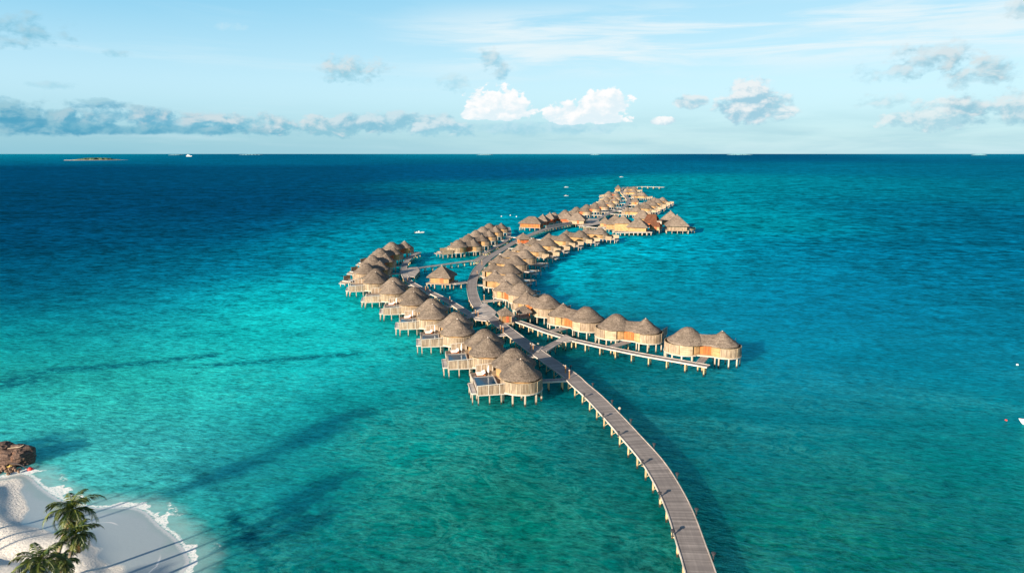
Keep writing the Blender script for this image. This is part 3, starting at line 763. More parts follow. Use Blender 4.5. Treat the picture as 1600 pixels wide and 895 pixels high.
# ------------------------------------------------------------------ villas
def bell(R, zp, rounded):
    # eave lip, flare, steep flank, rounded or pointed crown
    H = zp-5.1
    if rounded: q = [(1.0, 0), (.97, .055), (.87, .15), (.74, .295), (.60, .48), (.47, .655), (.34, .81), (.22, .925), (.12, .98), (.04, .998), (0, 1.0)]
    else: q = [(1.0, 0), (.97, .05), (.85, .145), (.70, .29), (.55, .45), (.41, .61), (.28, .76), (.17, .885), (.08, .965), (.03, .995), (0, 1.0)]
    return [(R-.25, 5.02), (R-.04, 4.96)] + [(R*f, 5.1+H*h) for f, h in q]
def roof_mesh(kind, dx=4.0, RB=5.0, RS=4.0, zb=8.45, zs=8.15):
    b = MB()
    b.lathe(bell(RB, zb, True), -dx, 0, 44, .07, .10, .3, 2)
    b.lathe(bell(RS, zs, False), dx, 0, 40, .07, .16 if kind != 'B' else .35, .2 if kind != 'B' else PI/4, 3)
    # linking roof: a sagging ridge with thatched slopes
    n = 10; base = len(b.v)
    for i in range(n+1):
        f = i/n; x = -dx+.4+(2*dx-.8)*f
        zr = 7.0+.45*abs(2*f-1)**2; wz = 3.2+.5*(1-f)
        for yy, zz in ((-wz, 5.0), (-wz-.12, 5.08), (-wz*.93, 5.35), (-wz*.5, 6.2), (-.35, zr-.08), (0, zr), (.35, zr-.08), (wz*.5, 6.2), (wz*.93, 5.35), (wz+.12, 5.08), (wz, 5.0)):
            b.v.append((x, yy+rnd.uniform(-.02, .02), zz+rnd.uniform(-.03, .03)))
    m = 11
    for i in range(n):
        for k in range(m-1):
            b.f.append((base+i*m+k, base+(i+1)*m+k, base+(i+1)*m+k+1, base+i*m+k+1))
    # soffits
    b.lathe([(RB-.1, 5.06), (.01, 5.6)], -dx, 0, 30); b.lathe([(RS-.1, 5.06), (.01, 5.6)], dx, 0, 28)
    return b
def villa(kind):
    dx = 4.0; fz = 2.7
    RB, RS, zb, zs = (4.9, 4.45, 8.45, 8.5) if kind == 'L' else (5.0, 4.0, 8.45, 8.15)
    root = empty('water_villa')
    r = roof_mesh(kind, dx, RB, RS, zb, zs).build('roof', M_THATCH, root, smooth=True)
    cap = MB(); cap.lathe([(.2, zs-.05), (.12, zs+.08), (.04, zs+.16), (0, zs+.17)], dx, 0, 8); cap.build('finial', M_RAIL, r)
    # floor
    f = MB()
    f.lathe([(RB-.15, fz-.3), (RB-.15, fz)], -dx-.8, 0, 28); f.lathe([(0.01, fz-.3), (RB-.15, fz-.3)], -dx-.8, 0, 28)
    f.lathe([(RS-.05, fz-.297), (RS-.05, fz-.003)], dx+.7, 0, 28); f.lathe([(0.01, fz-.297), (RS-.05, fz-.297)], dx+.7, 0, 28)
    f.box(0, 0, fz-.156, 2*dx, 6.4, .3)
    f.build('floor', M_CREAM, root)
    # walls
    w = MB()
    w.arc_wall(-dx, 0, RB-1.15, 0, 360, fz, 5.45, .15, 26); w.arc_wall(dx, 0, RS-.95, 0, 360, fz, 5.44, .15, 24)
    w.box(0, 0, (fz+5.46)/2, 3.2, 4.6, 5.46-fz)
    w.build('wall', M_WALL, root)
    # door and windows on the walkway side
    d = MB(); d.box(.5, -2.38, 3.85, 2.5, .14, 2.3); do = d.build('door', M_RED if kind == 'B' else M_ORANGE, root)
    h = MB(); h.box(1.2, -2.47, 3.8, .08, .06, .5); h.build('handle', M_LAMP, do)
    wd = MB(); wd.box(-1.15, -2.37, 4.1, .5, .1, 1.3); wd.build('window', M_DARK, root)
    # curved board screens at both ends
    s = MB(); s.arc_wall(-dx-.8, 0, RB-.3, 118, 262, fz-.12, 4.8, .09, board=.30); sc1 = s.build('screen', M_SCREEN, root)
    s = MB(); s.arc_wall(-dx-.8, 0, RB-.33, 118, 262, 4.81, 4.9, .15, 16)
    for k in range(6):
        a = R_(118+k*28.8); s.box(-dx-.8+(RB-.2)*math.cos(a), (RB-.2)*math.sin(a), 3.65, .14, .14, 2.5, a)
    s.build('screen_frame', M_CREAM, sc1)
    s = MB(); s.arc_wall(dx+.7, 0, RS-.2, -100, 84, fz-.12, 4.75, .09, board=.30); sc2 = s.build('screen', M_SCREEN, root)
    s = MB(); s.arc_wall(dx+.7, 0, RS-.23, -100, 84, 4.76, 4.85, .15, 16)
    for k in range(7):
        a = R_(-100+k*30.6); s.box(dx+.7+(RS-.1)*math.cos(a), (RS-.1)*math.sin(a), 3.62, .14, .14, 2.46, a)
    s.build('screen_frame', M_CREAM, sc2)
    s = MB(); s.arc_wall(-dx-.8, 0, RB-.32, 264, 301, fz-.1, 4.95, .1, 5); s.build('wall_panel', M_CREAM if kind == 'A' else M_WALL, root)
    s = MB(); s.arc_wall(dx+.7, 0, RS-.22, -128, -102, fz-.1, 4.95, .1, 5); s.build('wall_panel', M_WALL, root)
    # rim beam
    q = MB(); q.arc_wall(-dx-.8, 0, RB-.14, 50, 310, fz-.34, fz-.14, .1, 24); q.arc_wall(dx+.7, 0, RS-.04, -130, 130, fz-.34, fz-.14, .1, 22)
    q.box(0, -3.35, fz-.24, 6.6, .1, .2); q.build('rim_beam', M_WHITE, root)
    pts = []
    for k in range(9): a = R_(60+k*30); pts.append((-dx-.8+(RB-.35)*math.cos(a), (RB-.35)*math.sin(a)))
    for k in range(7): a = R_(-105+k*35); pts.append((dx+.7+(RS-.25)*math.cos(a), (RS-.25)*math.sin(a)))
    pts += [(-2.4, -2.9), (.4, -2.9), (2.8, -2.9), (-1.0, 2.9), (2.0, 2.9), (-5.3, 0), (5.1, 0)]
    for x, y in pts: post(root, x, y, fz-.305, .30)
    # sun deck with plunge pool, open-sea side
    if kind != 'B':
        x0, x1, y0, y1 = -7.0, 6.9, 3.2, 9.4
    else:
        x0, x1, y0, y1 = -14.2, -8.6, -4.0, 4.2
    dk = MB(); dk.box((x0+x1)/2, (y0+y1)/2, fz-.33, x1-x0, y1-y0, .25); dko = dk.build('sun_deck', M_BROWND, root)
    pr = MB()
    if kind != 'B': pcx, pcy, pw, pd = 1.4, 6.9, 8.4, 4.4
    else: pcx, pcy, pw, pd = -12.2, 1.4, 3.0, 4.0
    pr.box(pcx-pw/2, pcy, fz-.03, .25, pd+.25, .5); pr.box(pcx+pw/2, pcy, fz-.03, .25, pd+.25, .5)
    pr.box(pcx, pcy-pd/2, fz-.027, pw-.25, .25, .5); pr.box(pcx, pcy+pd/2, fz-.027, pw-.25, .25, .5)
    pl = pr.build('plunge_pool', M_FLOOR, root)
    pw_ = MB(); pw_.box(pcx, pcy, fz, pw-.26, pd-.26, .3); pw_.build('pool_water', M_POOL, pl)
    if kind != 'B':
        for (ax, ay, bx, by) in ((x1, 2.6, x1, y1-.1), (x0, 4.2, x0, y1-1.5)):
            s = MB(); s.boards(ax, ay, bx, by, fz-.45, fz+1.45); s.build('privacy_fence', M_SCREEN, root)
            s = MB()
            for k in range(4): s.box(ax+(bx-ax)*k/3, ay+(by-ay)*k/3+.05, fz+.53, .16, .16, 2.1)
            s.bar((ax, ay, fz-.5), (bx, by, fz-.5), .18); s.bar((ax, ay, fz+1.8), (bx, by, fz+1.5), .12); s.build('fence_frame', M_WHITE, root)
        low = MB(); low.box(3.0, 9.95, fz-.35, 6.4, .95, .2); low.box(3.0, 10.5, fz-.33, 6.4, .12, .3); low.box(-.25, 9.98, fz-.33, .12, 1.0, .3); low.box(6.25, 9.98, fz-.33, .12, 1.0, .3)
        low.build('swim_platform', M_RAIL, root)
        low = MB()
        for x in (-.9, -2.2, -3.5, -4.8): low.box(x, 9.46, fz-.2, .12, .12, 1.1)
        low.box(-2.9, 9.46, fz+.32, 4.0, .1, .08); low.build('railing', M_WHITE, root)
        dp = [(x1-.2, 4.5), (x1-.2, 6.9), (x1-.2, 9.2), (4, 9.2), (1, 9.2), (-2, 9.2), (-5, 9.2), (x0+.2, 9.2), (x0+.2, 6)]
        for x, y in dp: post(root, x, y, fz-.46, .2)
        for x, y in ((.1, 10.3), (6.0, 10.3), (3.2, 10.3)): post(root, x, y, fz-.46, .2)
    else:
        for (ax, ay, bx, by) in ((-8.6, y0, x0, y0), (-8.6, y1, x0+2, y1)):
            s = MB(); s.boards(ax, ay, bx, by, fz-.45, fz+1.55, w=.35); s.bar((ax, ay, fz-.5), (bx, by, fz-.5), .18); s.build('privacy_fence', M_CREAM, root)
        for x, y in ((-9.2, y0), (-11.6, y0), (-14, y0), (-14, 0), (-14, y1), (-11.6, y1)): post(root, x, y, fz-.46, .24)
        s = MB(); s.box(-14.7, 2.0, fz-.7, 1.8, 3.2, .18); s.box(-14.1, 0.2, fz, .1, .1, 1.0); s.box(-14.1, -2, fz, .1, .1, 1.0); s.bar((-14.1, -2.1, fz+.5), (-14.1, .3, fz+.5), .1)
        s.build('steps', M_WHITE, root)
    return root
PROTO = {k: villa(k) for k in 'ABL'}
used = {k: False for k in 'ABL'}
def place_villa(kind, px, py, heading, mirror, label, group, bridge=True, nofence=False):
    src = PROTO[kind]
    if used[kind]: o = copy_tree(src)
    else: o = src; used[kind] = True
    g = G(px, py, 8.4)
    o.location = (g.x, g.y, rnd.uniform(-.05, .05)); o.rotation_euler = (0, 0, R_(heading)); o.scale = (1, -1 if mirror else 1, 1)
    tag(o, label, 'villa', group)
    if nofence:
        for ch in list(o.children):
            if ch.name.startswith('privacy_fence'): bpy.data.objects.remove(ch)
    h = R_(heading); ux, uy = math.cos(h), math.sin(h); s = -1 if mirror else 1
    def loc(x, y): y *= s; return (g.x+x*ux-y*uy, g.y+x*uy+y*ux)
    ent = loc(.5, -3.2) if kind != 'B' else loc(8.2, 0)
    VILLAS.append((o, ent, loc, bridge, label))
    return o
VILLAS = []
GL, GR_, GM, GG, GK = 'thatched villas of the left arm', 'thatched villas of the right arm', 'thatched villas of the middle row', 'thatched villas of the upper far row', 'thatched villas of the far right group'
ORD = ['nearest', 'second nearest', 'third nearest', 'fourth nearest', 'fifth nearest', 'sixth nearest', 'seventh nearest', 'eighth nearest', 'ninth nearest', 'tenth nearest', 'eleventh nearest', 'twelfth nearest']
Ls = [('L', 808, 553, -80), ('L', 759.5, 521, -82), ('L', 713, 493, -82), ('L', 675, 471, -82), ('L', 646.5, 452, -82), ('L', 614.5, 436.5, -82),
      ('L', 587, 422.5, -80), ('B', 583, 409, 60), ('B', 592, 397.5, 58), ('B', 604, 386.5, 55), ('B', 622, 377, 50)]
Ll = ['grey thatched villa with dark plunge pool, nearest of the left arm at the front', 'twin-peaked thatched villa second from the front of the left arm',
      'thatched villa third from the front of the left arm, below the lone square hut', 'thatched villa fourth from the front of the left arm', 'thatched villa fifth from the front of the left arm',
      'thatched villa sixth from the front of the left arm, at its outward bend', 'thatched villa at the leftmost bulge of the left arm, seventh from the front', 'thatched villa with a pointed tip, fourth from the far end of the left arm',
      'thatched villa with a pointed tip, third from the far end of the left arm', 'thatched villa with a pointed tip, last but one of the left arm', 'thatched villa at the very far end of the left arm, its pointed roof standing highest']
for (k, a, b, h), l in zip(Ls, Ll): place_villa(k, a, b, h, k == 'L', l, GL)
Rs = [('A', 1102, 513.5, -20, False), ('A', 986, 493.5, -30, False), ('A', 898, 476, 139, True), ('A', 838, 457, 135, True), ('A', 802, 439.5, 130, True),
      ('B', 786, 424, 138, False), ('B', 783, 410.5, 142, False), ('B', 792.5, 398.5, 148, False), ('B', 807, 389, 152, False), ('B', 826, 379.5, 155, False), ('B', 845, 371.5, 156, False), ('B', 869, 364.5, 156, False), ('B', 896, 359.5, 156, False), ('B', 927, 355.5, 156, False)]
Rl = ['large twin-domed villa with orange door, alone at the right end of the right arm', 'twin-domed thatched villa second from the right end of the right arm', 'twin-domed villa with bright orange door, third from the right end, above the main boardwalk',
      'thatched villa fourth from the right end, behind the small amber hut', 'thatched villa fifth from the right end, at the inner bend of the right arm', 'honey-walled villa sixth from the right end, facing the boardwalk bend',
      'thatched villa seventh from the right end of the right arm', 'thatched villa eighth from the right end of the right arm', 'thatched villa ninth from the right end of the right arm', 'steep-roofed villa tenth from the right end, beside the orange kiosk',
      'pyramid-roofed villa fourth from the far tip of the right arm', 'pyramid-roofed villa third from the far tip of the right arm', 'pyramid-roofed villa second from the far tip of the right arm', 'thatched villa with long cream fence at the far tip of the right arm']
for i, ((k, a, b, h, m), l) in enumerate(zip(Rs, Rl)): place_villa(k, a, b, h, m, l, GR_, nofence=5 <= i <= 8)
Ms = [(728, 374), (742, 366.5), (754, 359.8), (764.5, 353.7), (774, 348.6)]
for i, (a, b) in enumerate(Ms):
    place_villa('B', a, b, 28, False, ['thatched villa with white fence at the near left end of the middle row', 'second villa from the near left end of the middle row', 'central villa of the five in the middle row', 'fourth villa of the middle row, last but one', 'farthest thatched villa of the middle row'][i], GM)
Gs = [(874, 332.5), (891, 328.3), (908.5, 323.5), (924, 319.6), (937, 316.6), (947.5, 313), (954.5, 308.3), (958.5, 303.5), (957, 299)]
for i, (a, b) in enumerate(Gs):
    place_villa('B', a, b, -24 if i < 6 else -10, False, ['nearest', 'second nearest', 'third nearest', 'fourth nearest', 'fifth nearest', 'sixth nearest', 'seventh nearest', 'last but one', 'last'][i]+' small distant thatched villa in the upper far row along the open sea', GG)
Ks = [(988, 323.5), (1004, 319), (1014, 315), (1022, 311.3), (1029, 308.2)]
for i, (a, b) in enumerate(Ks):
    place_villa('B', a, b, 158, False, ['nearest and leftmost thatched villa of the far right group above the brown roof', 'second villa of the far right group with pale stepped deck', 'third villa of the far right group with pale stepped deck', 'fourth villa of the far right group', 'farthest and rightmost villa of the far right group'][i], GK)
Ts = [(999, 301), (985, 296), (986, 291.5)]
for i, (a, b) in enumerate(Ts):
    place_villa('B', a, b, 165, False, ['long-roofed distant villa just below the far tip, right of the walkway', 'distant villa second from the far tip of the resort', 'most distant villa, in front of the far pale jetty'][i], 'thatched villas at the far tip')

# footbridges from each villa's entrance to the nearest boardwalk
def nearest_walk(x, y):
    best = None
    for wk in WALKS:
        for p, w in wk:
            d = math.hypot(p.x-x, p.y-y)
            if best is None or d < best[0]: best = (d, p, w)
    return best
bi = 0
def bridge_name(o):
    same = [v[0] for v in VILLAS if v[0]['group'] == o['group']]; i = same.index(o)
    n = ['first', 'second', 'third', 'fourth', 'fifth', 'sixth', 'seventh', 'eighth', 'ninth', 'tenth', 'eleventh', 'twelfth', 'thirteenth', 'fourteenth'][i]
    return n + {GL: ' villa of the left arm, counted from the front', GR_: ' villa of the right arm, counted from its right end', GM: ' villa of the middle row, counted from its near end',
                GG: ' villa of the upper far row, counted from the near end', GK: ' villa of the far right group, counted from the near end'}.get(o['group'], ' villa at the far tip, counted from the near one')
for o, ent, loc, br, lab in VILLAS:
    d, p, w = nearest_walk(*ent)
    if d < w/2+1 or d > 30: continue
    e = Vector((ent[0], ent[1], 0)); dirv = (e-Vector((p.x, p.y, 0))).normalized(); s = Vector((p.x, p.y, 0))+dirv*(w/2-.3)
    boardwalk('footbridge', [tuple(s[:2]), tuple(e[:2])], 1.5, 2.30+.004*(bi % 8), 'short footbridge to the '+bridge_name(o), 'footbridge', 3.0, brace=False, register=False, group='footbridges to the villas')
    bi += 1

# parasols and loungers on near sun decks
def parasol(loc3, label):
    root = empty('parasol', loc3); tag(root, label, 'parasol', 'closed parasols on the sun decks')
    b = MB(); b.tube([(0, 0, 0), (0, 0, 2.4)], .04, 6); b.build('pole', M_WHITE, root)
    b = MB(); b.lathe([(.05, .9), (.2, 1.0), (.18, 1.6), (.1, 2.3), (.02, 2.6), (0, 2.62)], 0, 0, 10); b.build('canopy', M_CANVAS, root)
    b = MB(); b.box(0, 0, .06, .6, .6, .12); b.build('base', M_WHITE, root)
def lounger(loc3, rz, label):
    root = empty('sun_lounger', loc3, rz); tag(root, label, 'sun lounger', 'sun loungers on the villa decks')
    b = MB(); b.box(0, 0, .3, .75, 1.9, .12)
    for x in (-.3, .3):
        for y in (-.8, .8): b.box(x, y, .12, .07, .07, .24)
    b.build('frame', M_ORANGE, root)
    b = MB(); b.box(0, -.3, .42, .7, 1.3, .12); b.build('cushion', M_CANVAS, root)
    b = MB(); b.bar((0, .36, .45), (0, .95, .85), .7, .1); b.build('backrest', M_CANVAS, root)
for i in range(5):
    o, ent, loc, br, lab = VILLAS[i]
    x, y = loc(-3.9, 5.6); parasol((x, y, 2.5), 'closed white parasol on the sun deck of the %s left-arm villa' % ORD[i])
    for k in range(2):
        x, y = loc(-4.4-1.3*k, 7.2); lounger((x, y, 2.5), R_(-80+6*k), 'white cushioned lounger, %s of two on the deck of the %s left-arm villa' % (['nearer', 'farther'][k], ORD[i]))

# ------------------------------------------------------------------ hip-roofed huts
def hut(px, py, zbase, wx, wy, wallh, roofh, rz, wall_m, label, over=1.1, roof_m=None, plat=1.2, name='thatched_hut', cat='hut', ridge=0.0, posts=True, open_=False, group=None, at=None, cap=True, door=True):
    if at is None: g = G(px, py, zbase)
    else: g = Vector((at[0], at[1], zbase))
    root = empty(name, (g.x, g.y, 0), R_(rz)); tag(root, label, cat, group)
    ez = zbase+wallh; X, Y = wx/2+over, wy/2+over; rr = ridge/2
    b = MB(); n = 6; rings = []
    # stepped eave, concave-free hip roof subdivided so noise reads on it
    def ring(f, z):
        x = X+(rr-X)*f; y = Y*(1-f); L = []
        for (ax, ay, bx, by) in ((-x, -y, x, -y), (x, -y, x, y), (x, y, -x, y), (-x, y, -x, -y)):
            for k in range(n): L.append((ax+(bx-ax)*k/n, ay+(by-ay)*k/n))
        return [(p[0], p[1], z+(rnd.uniform(-.04, .04) if f < .95 else 0)) for p in L]
    prof = [(.03, ez-.38), (-.015, ez-.40), (0, ez-.18), (.06, ez+roofh*.06)] + [(f, ez+roofh*(f**.96)) for f in (.2, .4, .6, .8, .93, 1.0)]
    base = 0
    for f, z in prof: b.v += ring(f, z)
    m = 4*n
    for i in range(len(prof)-1):
        for k in range(m): b.f.append((i*m+k, i*m+(k+1) % m, (i+1)*m+(k+1) % m, (i+1)*m+k))
    rf = b.build('roof', roof_m or M_THATCH, root)
    if cap and ridge == 0:
        c = MB(); c.lathe([(.3, ez+roofh-.15), (.18, ez+roofh+.1), (0, ez+roofh+.28)], 0, 0, 8); c.build('finial', M_CREAM, rf)
    if not open_:
        w = MB(); w.box(0, 0, zbase+wallh/2-.01, wx, wy, wallh+.02); w.build('wall', wall_m, root)
        w = MB()
        for sx in (-1, 1):
            for sy in (-1, 1): w.box(sx*(wx/2+.02), sy*(wy/2+.02), zbase+wallh/2, .22, .22, wallh-.05)
        w.build('corner_trim', M_CREAM, root)
        if door:
            dr = MB(); dr.box(wx*.12, -wy/2-.05, zbase+wallh*.42, min(1.4, wx*.25), .1, wallh*.8); dr.build('door', M_RED, root)
        wn = MB(); wn.box(wx/2+.05, 0, zbase+wallh*.5, .1, wy*.4, wallh*.45); wn.build('window', M_DARK, root)
    else:
        for sx in (-1, 1):
            for sy in (-1, 1):
                w = MB(); w.box(sx*wx/2, sy*wy/2, zbase+wallh/2, .2, .2, wallh+.2); w.build('pillar', M_ORANGE, root)
    p = MB(); p.box(0, 0, zbase-.13, wx+2*plat, wy+2*plat, .26); p.build('platform', M_FLOOR, root)
    p = MB()
    for sy in (-1, 1): p.box(0, sy*(wy/2+plat+.05), zbase-.14, wx+2*plat+.2, .1, .3)
    for sx in (-1, 1): p.box(sx*(wx/2+plat+.05), 0, zbase-.14, .1, wy+2*plat, .3)
    p.build('edge_beam', M_CREAM, root)
    if posts:
        nx, ny = max(2, int((wx+2*plat)/3)+1), max(2, int((wy+2*plat)/3)+1)
        for i in range(nx):
            for j in range(ny):
                if 0 < i < nx-1 and 0 < j < ny-1: continue
                post(root, (i/(nx-1)-.5)*(wx+2*plat-.5), (j/(ny-1)-.5)*(wy+2*plat-.5), zbase-.27, .3)
    return root
hut(691, 440, 2.45, 7.2, 6.4, 2.5, 3.7, -14, M_WALL, 'lone square pyramid-roofed hut on a platform between left arm and main boardwalk', 1.1)
hut(789.5, 502, 2.5, 2.9, 2.9, 2.5, 1.7, 12, M_AMBER, 'tiny amber-walled hut with pointed thatch beside the main boardwalk fork', .65, plat=.6)
hut(818, 494, 2.5, 3.0, 3.0, 1.9, 1.5, 10, M_ORANGE, 'tiny open shelter with dark pointed roof, right of the tiny amber-walled hut', .7, open_=True, plat=.4)
hut(817.5, 379.5, 2.5, 5.0, 5.0, 2.6, 2.8, 15, M_ORANGE, 'orange-walled kiosk with pyramid roof on the main boardwalk', 1.0, plat=.8)
# plaza and spa row
hut(902, 348.5, 2.5, 10.5, 9.5, 2.8, 4.9, -16, M_CREAM, 'big pyramid-roofed reception pavilion beside the main boardwalk plaza', 1.3, name='pavilion', cat='pavilion')
SPAG = 'orange-walled spa huts of the upper row'
hut(831, 354.5, 2.5, 13.5, 8.0, 2.9, 4.0, -20, M_ORANGE, 'long hip-roofed orange-walled building at the near left end of the upper row', 1.1, ridge=4.5, name='spa_building', cat='building', plat=.5)
hut(848, 350.5, 2.5, 7, 7, 2.7, 4.2, -18, M_RED, 'steep pyramid-roofed red hut second in the upper row', 1.1, group=SPAG, plat=.6)
hut(859, 347, 2.5, 7, 7, 2.7, 4.0, -18, M_RED, 'steep pyramid-roofed red hut third in the upper row', 1.1, group=SPAG, plat=.6)
hut(886, 346.5, 2.5, 8, 6, 2.7, 3.8, -14, M_RED, 'low red-walled hut just left of the big reception pavilion', 1.1, group=SPAG, plat=.6)
# restaurant cluster
hut(945, 353.2, 2.5, 5.4, 5.4, 2.6, 3.6, -16, M_WALL, 'small pyramid-roofed hut at the left end of the restaurant cluster', 1.0, name='pavilion', cat='pavilion')
hut(961, 357, 2.5, 10.5, 7.5, 3.4, 5.0, -18, M_WALL, 'honey-walled restaurant hall with steep thatch, second from the left of the cluster', 1.2, ridge=2.0, door=False, name='restaurant_hall', cat='building')
hut(973, 359.5, 2.5, 9.2, 7.5, 5.0, 4.6, -18, M_WALL, 'tallest honey-coloured restaurant hall with pyramid roof in the cluster', 1.0, door=False, name='restaurant_hall', cat='building')
hut(996.5, 360.5, 2.5, 11.0, 8.5, 2.9, 5.6, -18, M_WALL, 'wide pyramid-roofed restaurant hall on the white-edged terrace', 1.3, door=False, name='restaurant_hall', cat='building')
hut(1003, 347, 2.5, 9, 8, 3.2, 5.4, -21, M_WALL, 'thatched hall behind the wide restaurant hall', 1.2, door=False, name='restaurant_hall', cat='building', ridge=2)
hut(1018, 354, 2.5, 8.0, 8.5, 3.0, 5.2, -26, M_ORANGE, 'brown shingle-roofed block in the middle of the restaurant cluster', .8, roof_m=M_THATCH_RED, door=False, name='restaurant_hall', cat='building', ridge=6.0)
hut(1024, 358.5, 2.5, 6.0, 4.5, 2.4, 2.4, -26, M_WALL, 'low brown-roofed annex in front of the brown block', .8, roof_m=M_THATCH_RED, name='restaurant_annex', cat='building', ridge=4.0, plat=.4)
hut(1047, 350, 2.5, 11, 9, 3.0, 6.2, -14, M_WALL, 'pyramid-roofed hall at the back of the right end of the restaurant cluster', 1.3, door=False, name='restaurant_hall', cat='building')
hut(1057, 358.5, 2.5, 11.5, 11.0, 3.0, 6.4, -8, M_SCREEN, 'largest pyramid-roofed restaurant pavilion at the right end of the cluster', 1.5, door=False, name='restaurant_hall', cat='building')
hut(1030.5, 355.5, 2.5, 3.0, 3.0, 4.4, .6, -26, M_WHITE, 'small white service block between brown roof and rightmost pavilion', .2, name='service_block', cat='building', cap=False)
hut(992, 319.5, 2.5, 6.2, 6.2, 3.0, 3.6, -14, M_WALL, 'small pyramid-roofed hut beyond the cross walkway, on the far right group side', 1.1)
hut(965.5, 298.5, 2.5, 6.2, 6.2, 3.4, 4.2, -14, M_WALL, 'most distant pointed hut at the far left tip of the resort', 1.1)
# restaurant terraces
def round_terrace(px, py, r, z, label):
    g = G(px, py, z); root = empty('terrace', (g.x, g.y, 0)); tag(root, label, 'terrace')
    b = MB(); b.lathe([(.01, z-.25), (r, z-.25), (r, z), (0.01, z)], 0, 0, 28); b.build('deck', M_FLOOR, root)
    b = MB(); b.arc_wall(0, 0, r, 0, 360, z-.5, z+.9, .12, 30); b.build('parapet', M_CREAM, root)
    for k in range(12): post(root, (r-.3)*math.cos(k*PI/6), (r-.3)*math.sin(k*PI/6), z-.255, .35)
round_terrace(1068.5, 357.5, 7.2, 2.52, 'round sea-view terrace with pale parapet at the right end of the restaurant cluster')
g0 = G(989, 362.3, 2.4)
t_ = empty('terrace', (g0.x, g0.y, 0), R_(4)); tag(t_, 'long straight white-edged restaurant terrace over the water on stout posts', 'terrace')
b = MB(); b.box(0, 0, 2.2, 23, 4.0, .25); b.build('deck', M_FLOOR, t_)
b = MB(); b.box(0, -2.06, 2.2, 23.2, .12, .45); b.build('edge_beam', M_WHITE, t_)
for k in range(9): post(t_, -11+k*2.75, -1.7, 2.07, .45)
# grey screen fence beside the main boardwalk at the spa
fa, fb = G(853, 356.5, 2.4), G(897, 348.8, 2.4)
t_ = empty('screen_fence', (fa.x, fa.y, 0)); tag(t_, 'long grey board fence between the spa huts and the main boardwalk', 'fence')
b = MB(); b.boards(0, 0, fb.x-fa.x, fb.y-fa.y, 1.9, 4.0, .1, .5); b.build('fence_panel', M_RAIL, t_)
for k in range(12): post(t_, (fb.x-fa.x)*k/11, (fb.y-fa.y)*k/11+.15, 3.9, .25, h=5.3)

# ------------------------------------------------------------------ marker posts, lamps
def marker(px, py, label, z=2.4, h=1.7):
    g = G(px, py, z); root = empty('marker_post', (g.x, g.y, z)); tag(root, label, 'marker post', 'brown wooden marker posts along the boardwalks')
    b = MB(); b.box(0, 0, h/2, .22, .22, h); b.build('shaft', M_AMBER, root)
    b = MB(); b.lathe([(.2, h+.003), (.2, h+.1), (.05, h+.2), (0, h+.22)], 0, 0, 8); b.build('cap', M_RAIL, root)
mk = [(883.5, 583, 'left post of the pair at the front left villa footbridge'), (889.5, 590.5, 'right post of the pair at the front left villa footbridge'),
      (829, 547, 'left one of the pair on the small lookout deck'), (833, 549, 'right one of the pair on the small lookout deck'),
      (782, 518, 'left one of the pair beside the second left-arm villa path'), (786, 520, 'right one of the pair beside the second left-arm villa path'),
      (743, 493, 'left one of the pair on the pointed terrace'), (747, 495, 'right one of the pair on the pointed terrace'),
      (703, 472, 'standing alone beside the path of the third left-arm villa'), (665, 455, 'left one of the pair behind the fourth left-arm villa'), (669, 456, 'right one of the pair behind the fourth left-arm villa'),
      (753, 414, 'standing alone where the thin link boardwalk meets the main one'), (745.5, 430, 'standing alone on the right edge of the main bend'), (756.5, 469, 'standing alone at the curved walkway off the main bend'),
      (637, 441, 'standing alone near the left terrace deck')]
for a, b_, l in mk: marker(a, b_, ('brown wooden ' if ' post of ' in l else 'amber-brown wooden post ')+l)
def lamp(px, py, side, label, globe=False):
    g = G(px, py, 2.4); root = empty('walkway_lamp', (g.x, g.y, 2.2)); tag(root, label, 'lamp', None if globe else 'low dark lamps along the main boardwalk')
    b = MB(); b.box(-side*.16, 0, 0, .5, .12, .1); b.build('bracket', M_POSTY, root)
    b = MB(); b.box(0, 0, .3, .12, .12, .7); b.build('stem', M_LAMP, root)
    if globe: b = MB(); b.lathe([(.01, .66), (.18, .72), (.28, .9), (.28, 1.0), (.18, 1.14), (.01, 1.2)], 0, 0, 12); b.build('globe', M_GLOBE, root, smooth=True)  # pale ball head on a short post, gives no light
    else:
        b = MB(); b.lathe([(.14, .65), (.17, .7), (.17, .95), (.3, .97), (.3, 1.03), (.05, 1.14), (0, 1.15)], 0, 0, 10); b.build('lantern', M_LAMP, root)
mainw = WALKS[0]
def snap(px, py, side):
    g = G(px, py, 2.4); best = min(range(len(mainw)), key=lambda i: (mainw[i][0].xy-g.xy).length)
    i = min(max(best, 1), len(mainw)-2)
    d = (mainw[i+1][0]-mainw[i-1][0]).xy.normalized(); n = Vector((d.y, -d.x))*side*(1.75+.28)
    # keep along-position from the surveyed point
    p = mainw[i][0].xy + d*((g.xy-mainw[i][0].xy).dot(d)) + n
    return p
def place_lamp(px, py, side, label, globe=False):
    p = snap(px, py, side); root_before = set(o.name for o in bpy.data.objects)
    lamp(px, py, side, label, globe)
    for o in bpy.data.objects:
        if o.name not in root_before and o.parent is None: o.location.x, o.location.y = p.x, p.y
ROM = ['nearest', 'second nearest', 'third nearest', 'fourth nearest', 'fifth nearest', 'sixth nearest', 'seventh nearest', 'eighth nearest']
for i, (a, b_) in enumerate([(1118, 873), (1086, 803), (1054, 747), (1021, 700), (992, 661), (961, 631), (931, 604), (896, 576)]):
    place_lamp(a, b_, 1, 'small dark lantern on the right edge of the main boardwalk, %s on that side' % ROM[i])
for i, (a, b_) in enumerate([(1057, 837), (1029, 777), (1001, 726), (975, 680), (950, 652), (921, 620)]):
    place_lamp(a, b_, -1, 'small dark lantern on the left edge of the main boardwalk, %s on that side' % ROM[i])
place_lamp(973, 643, 1, 'pale round-headed post on the right edge of the main boardwalk', True)
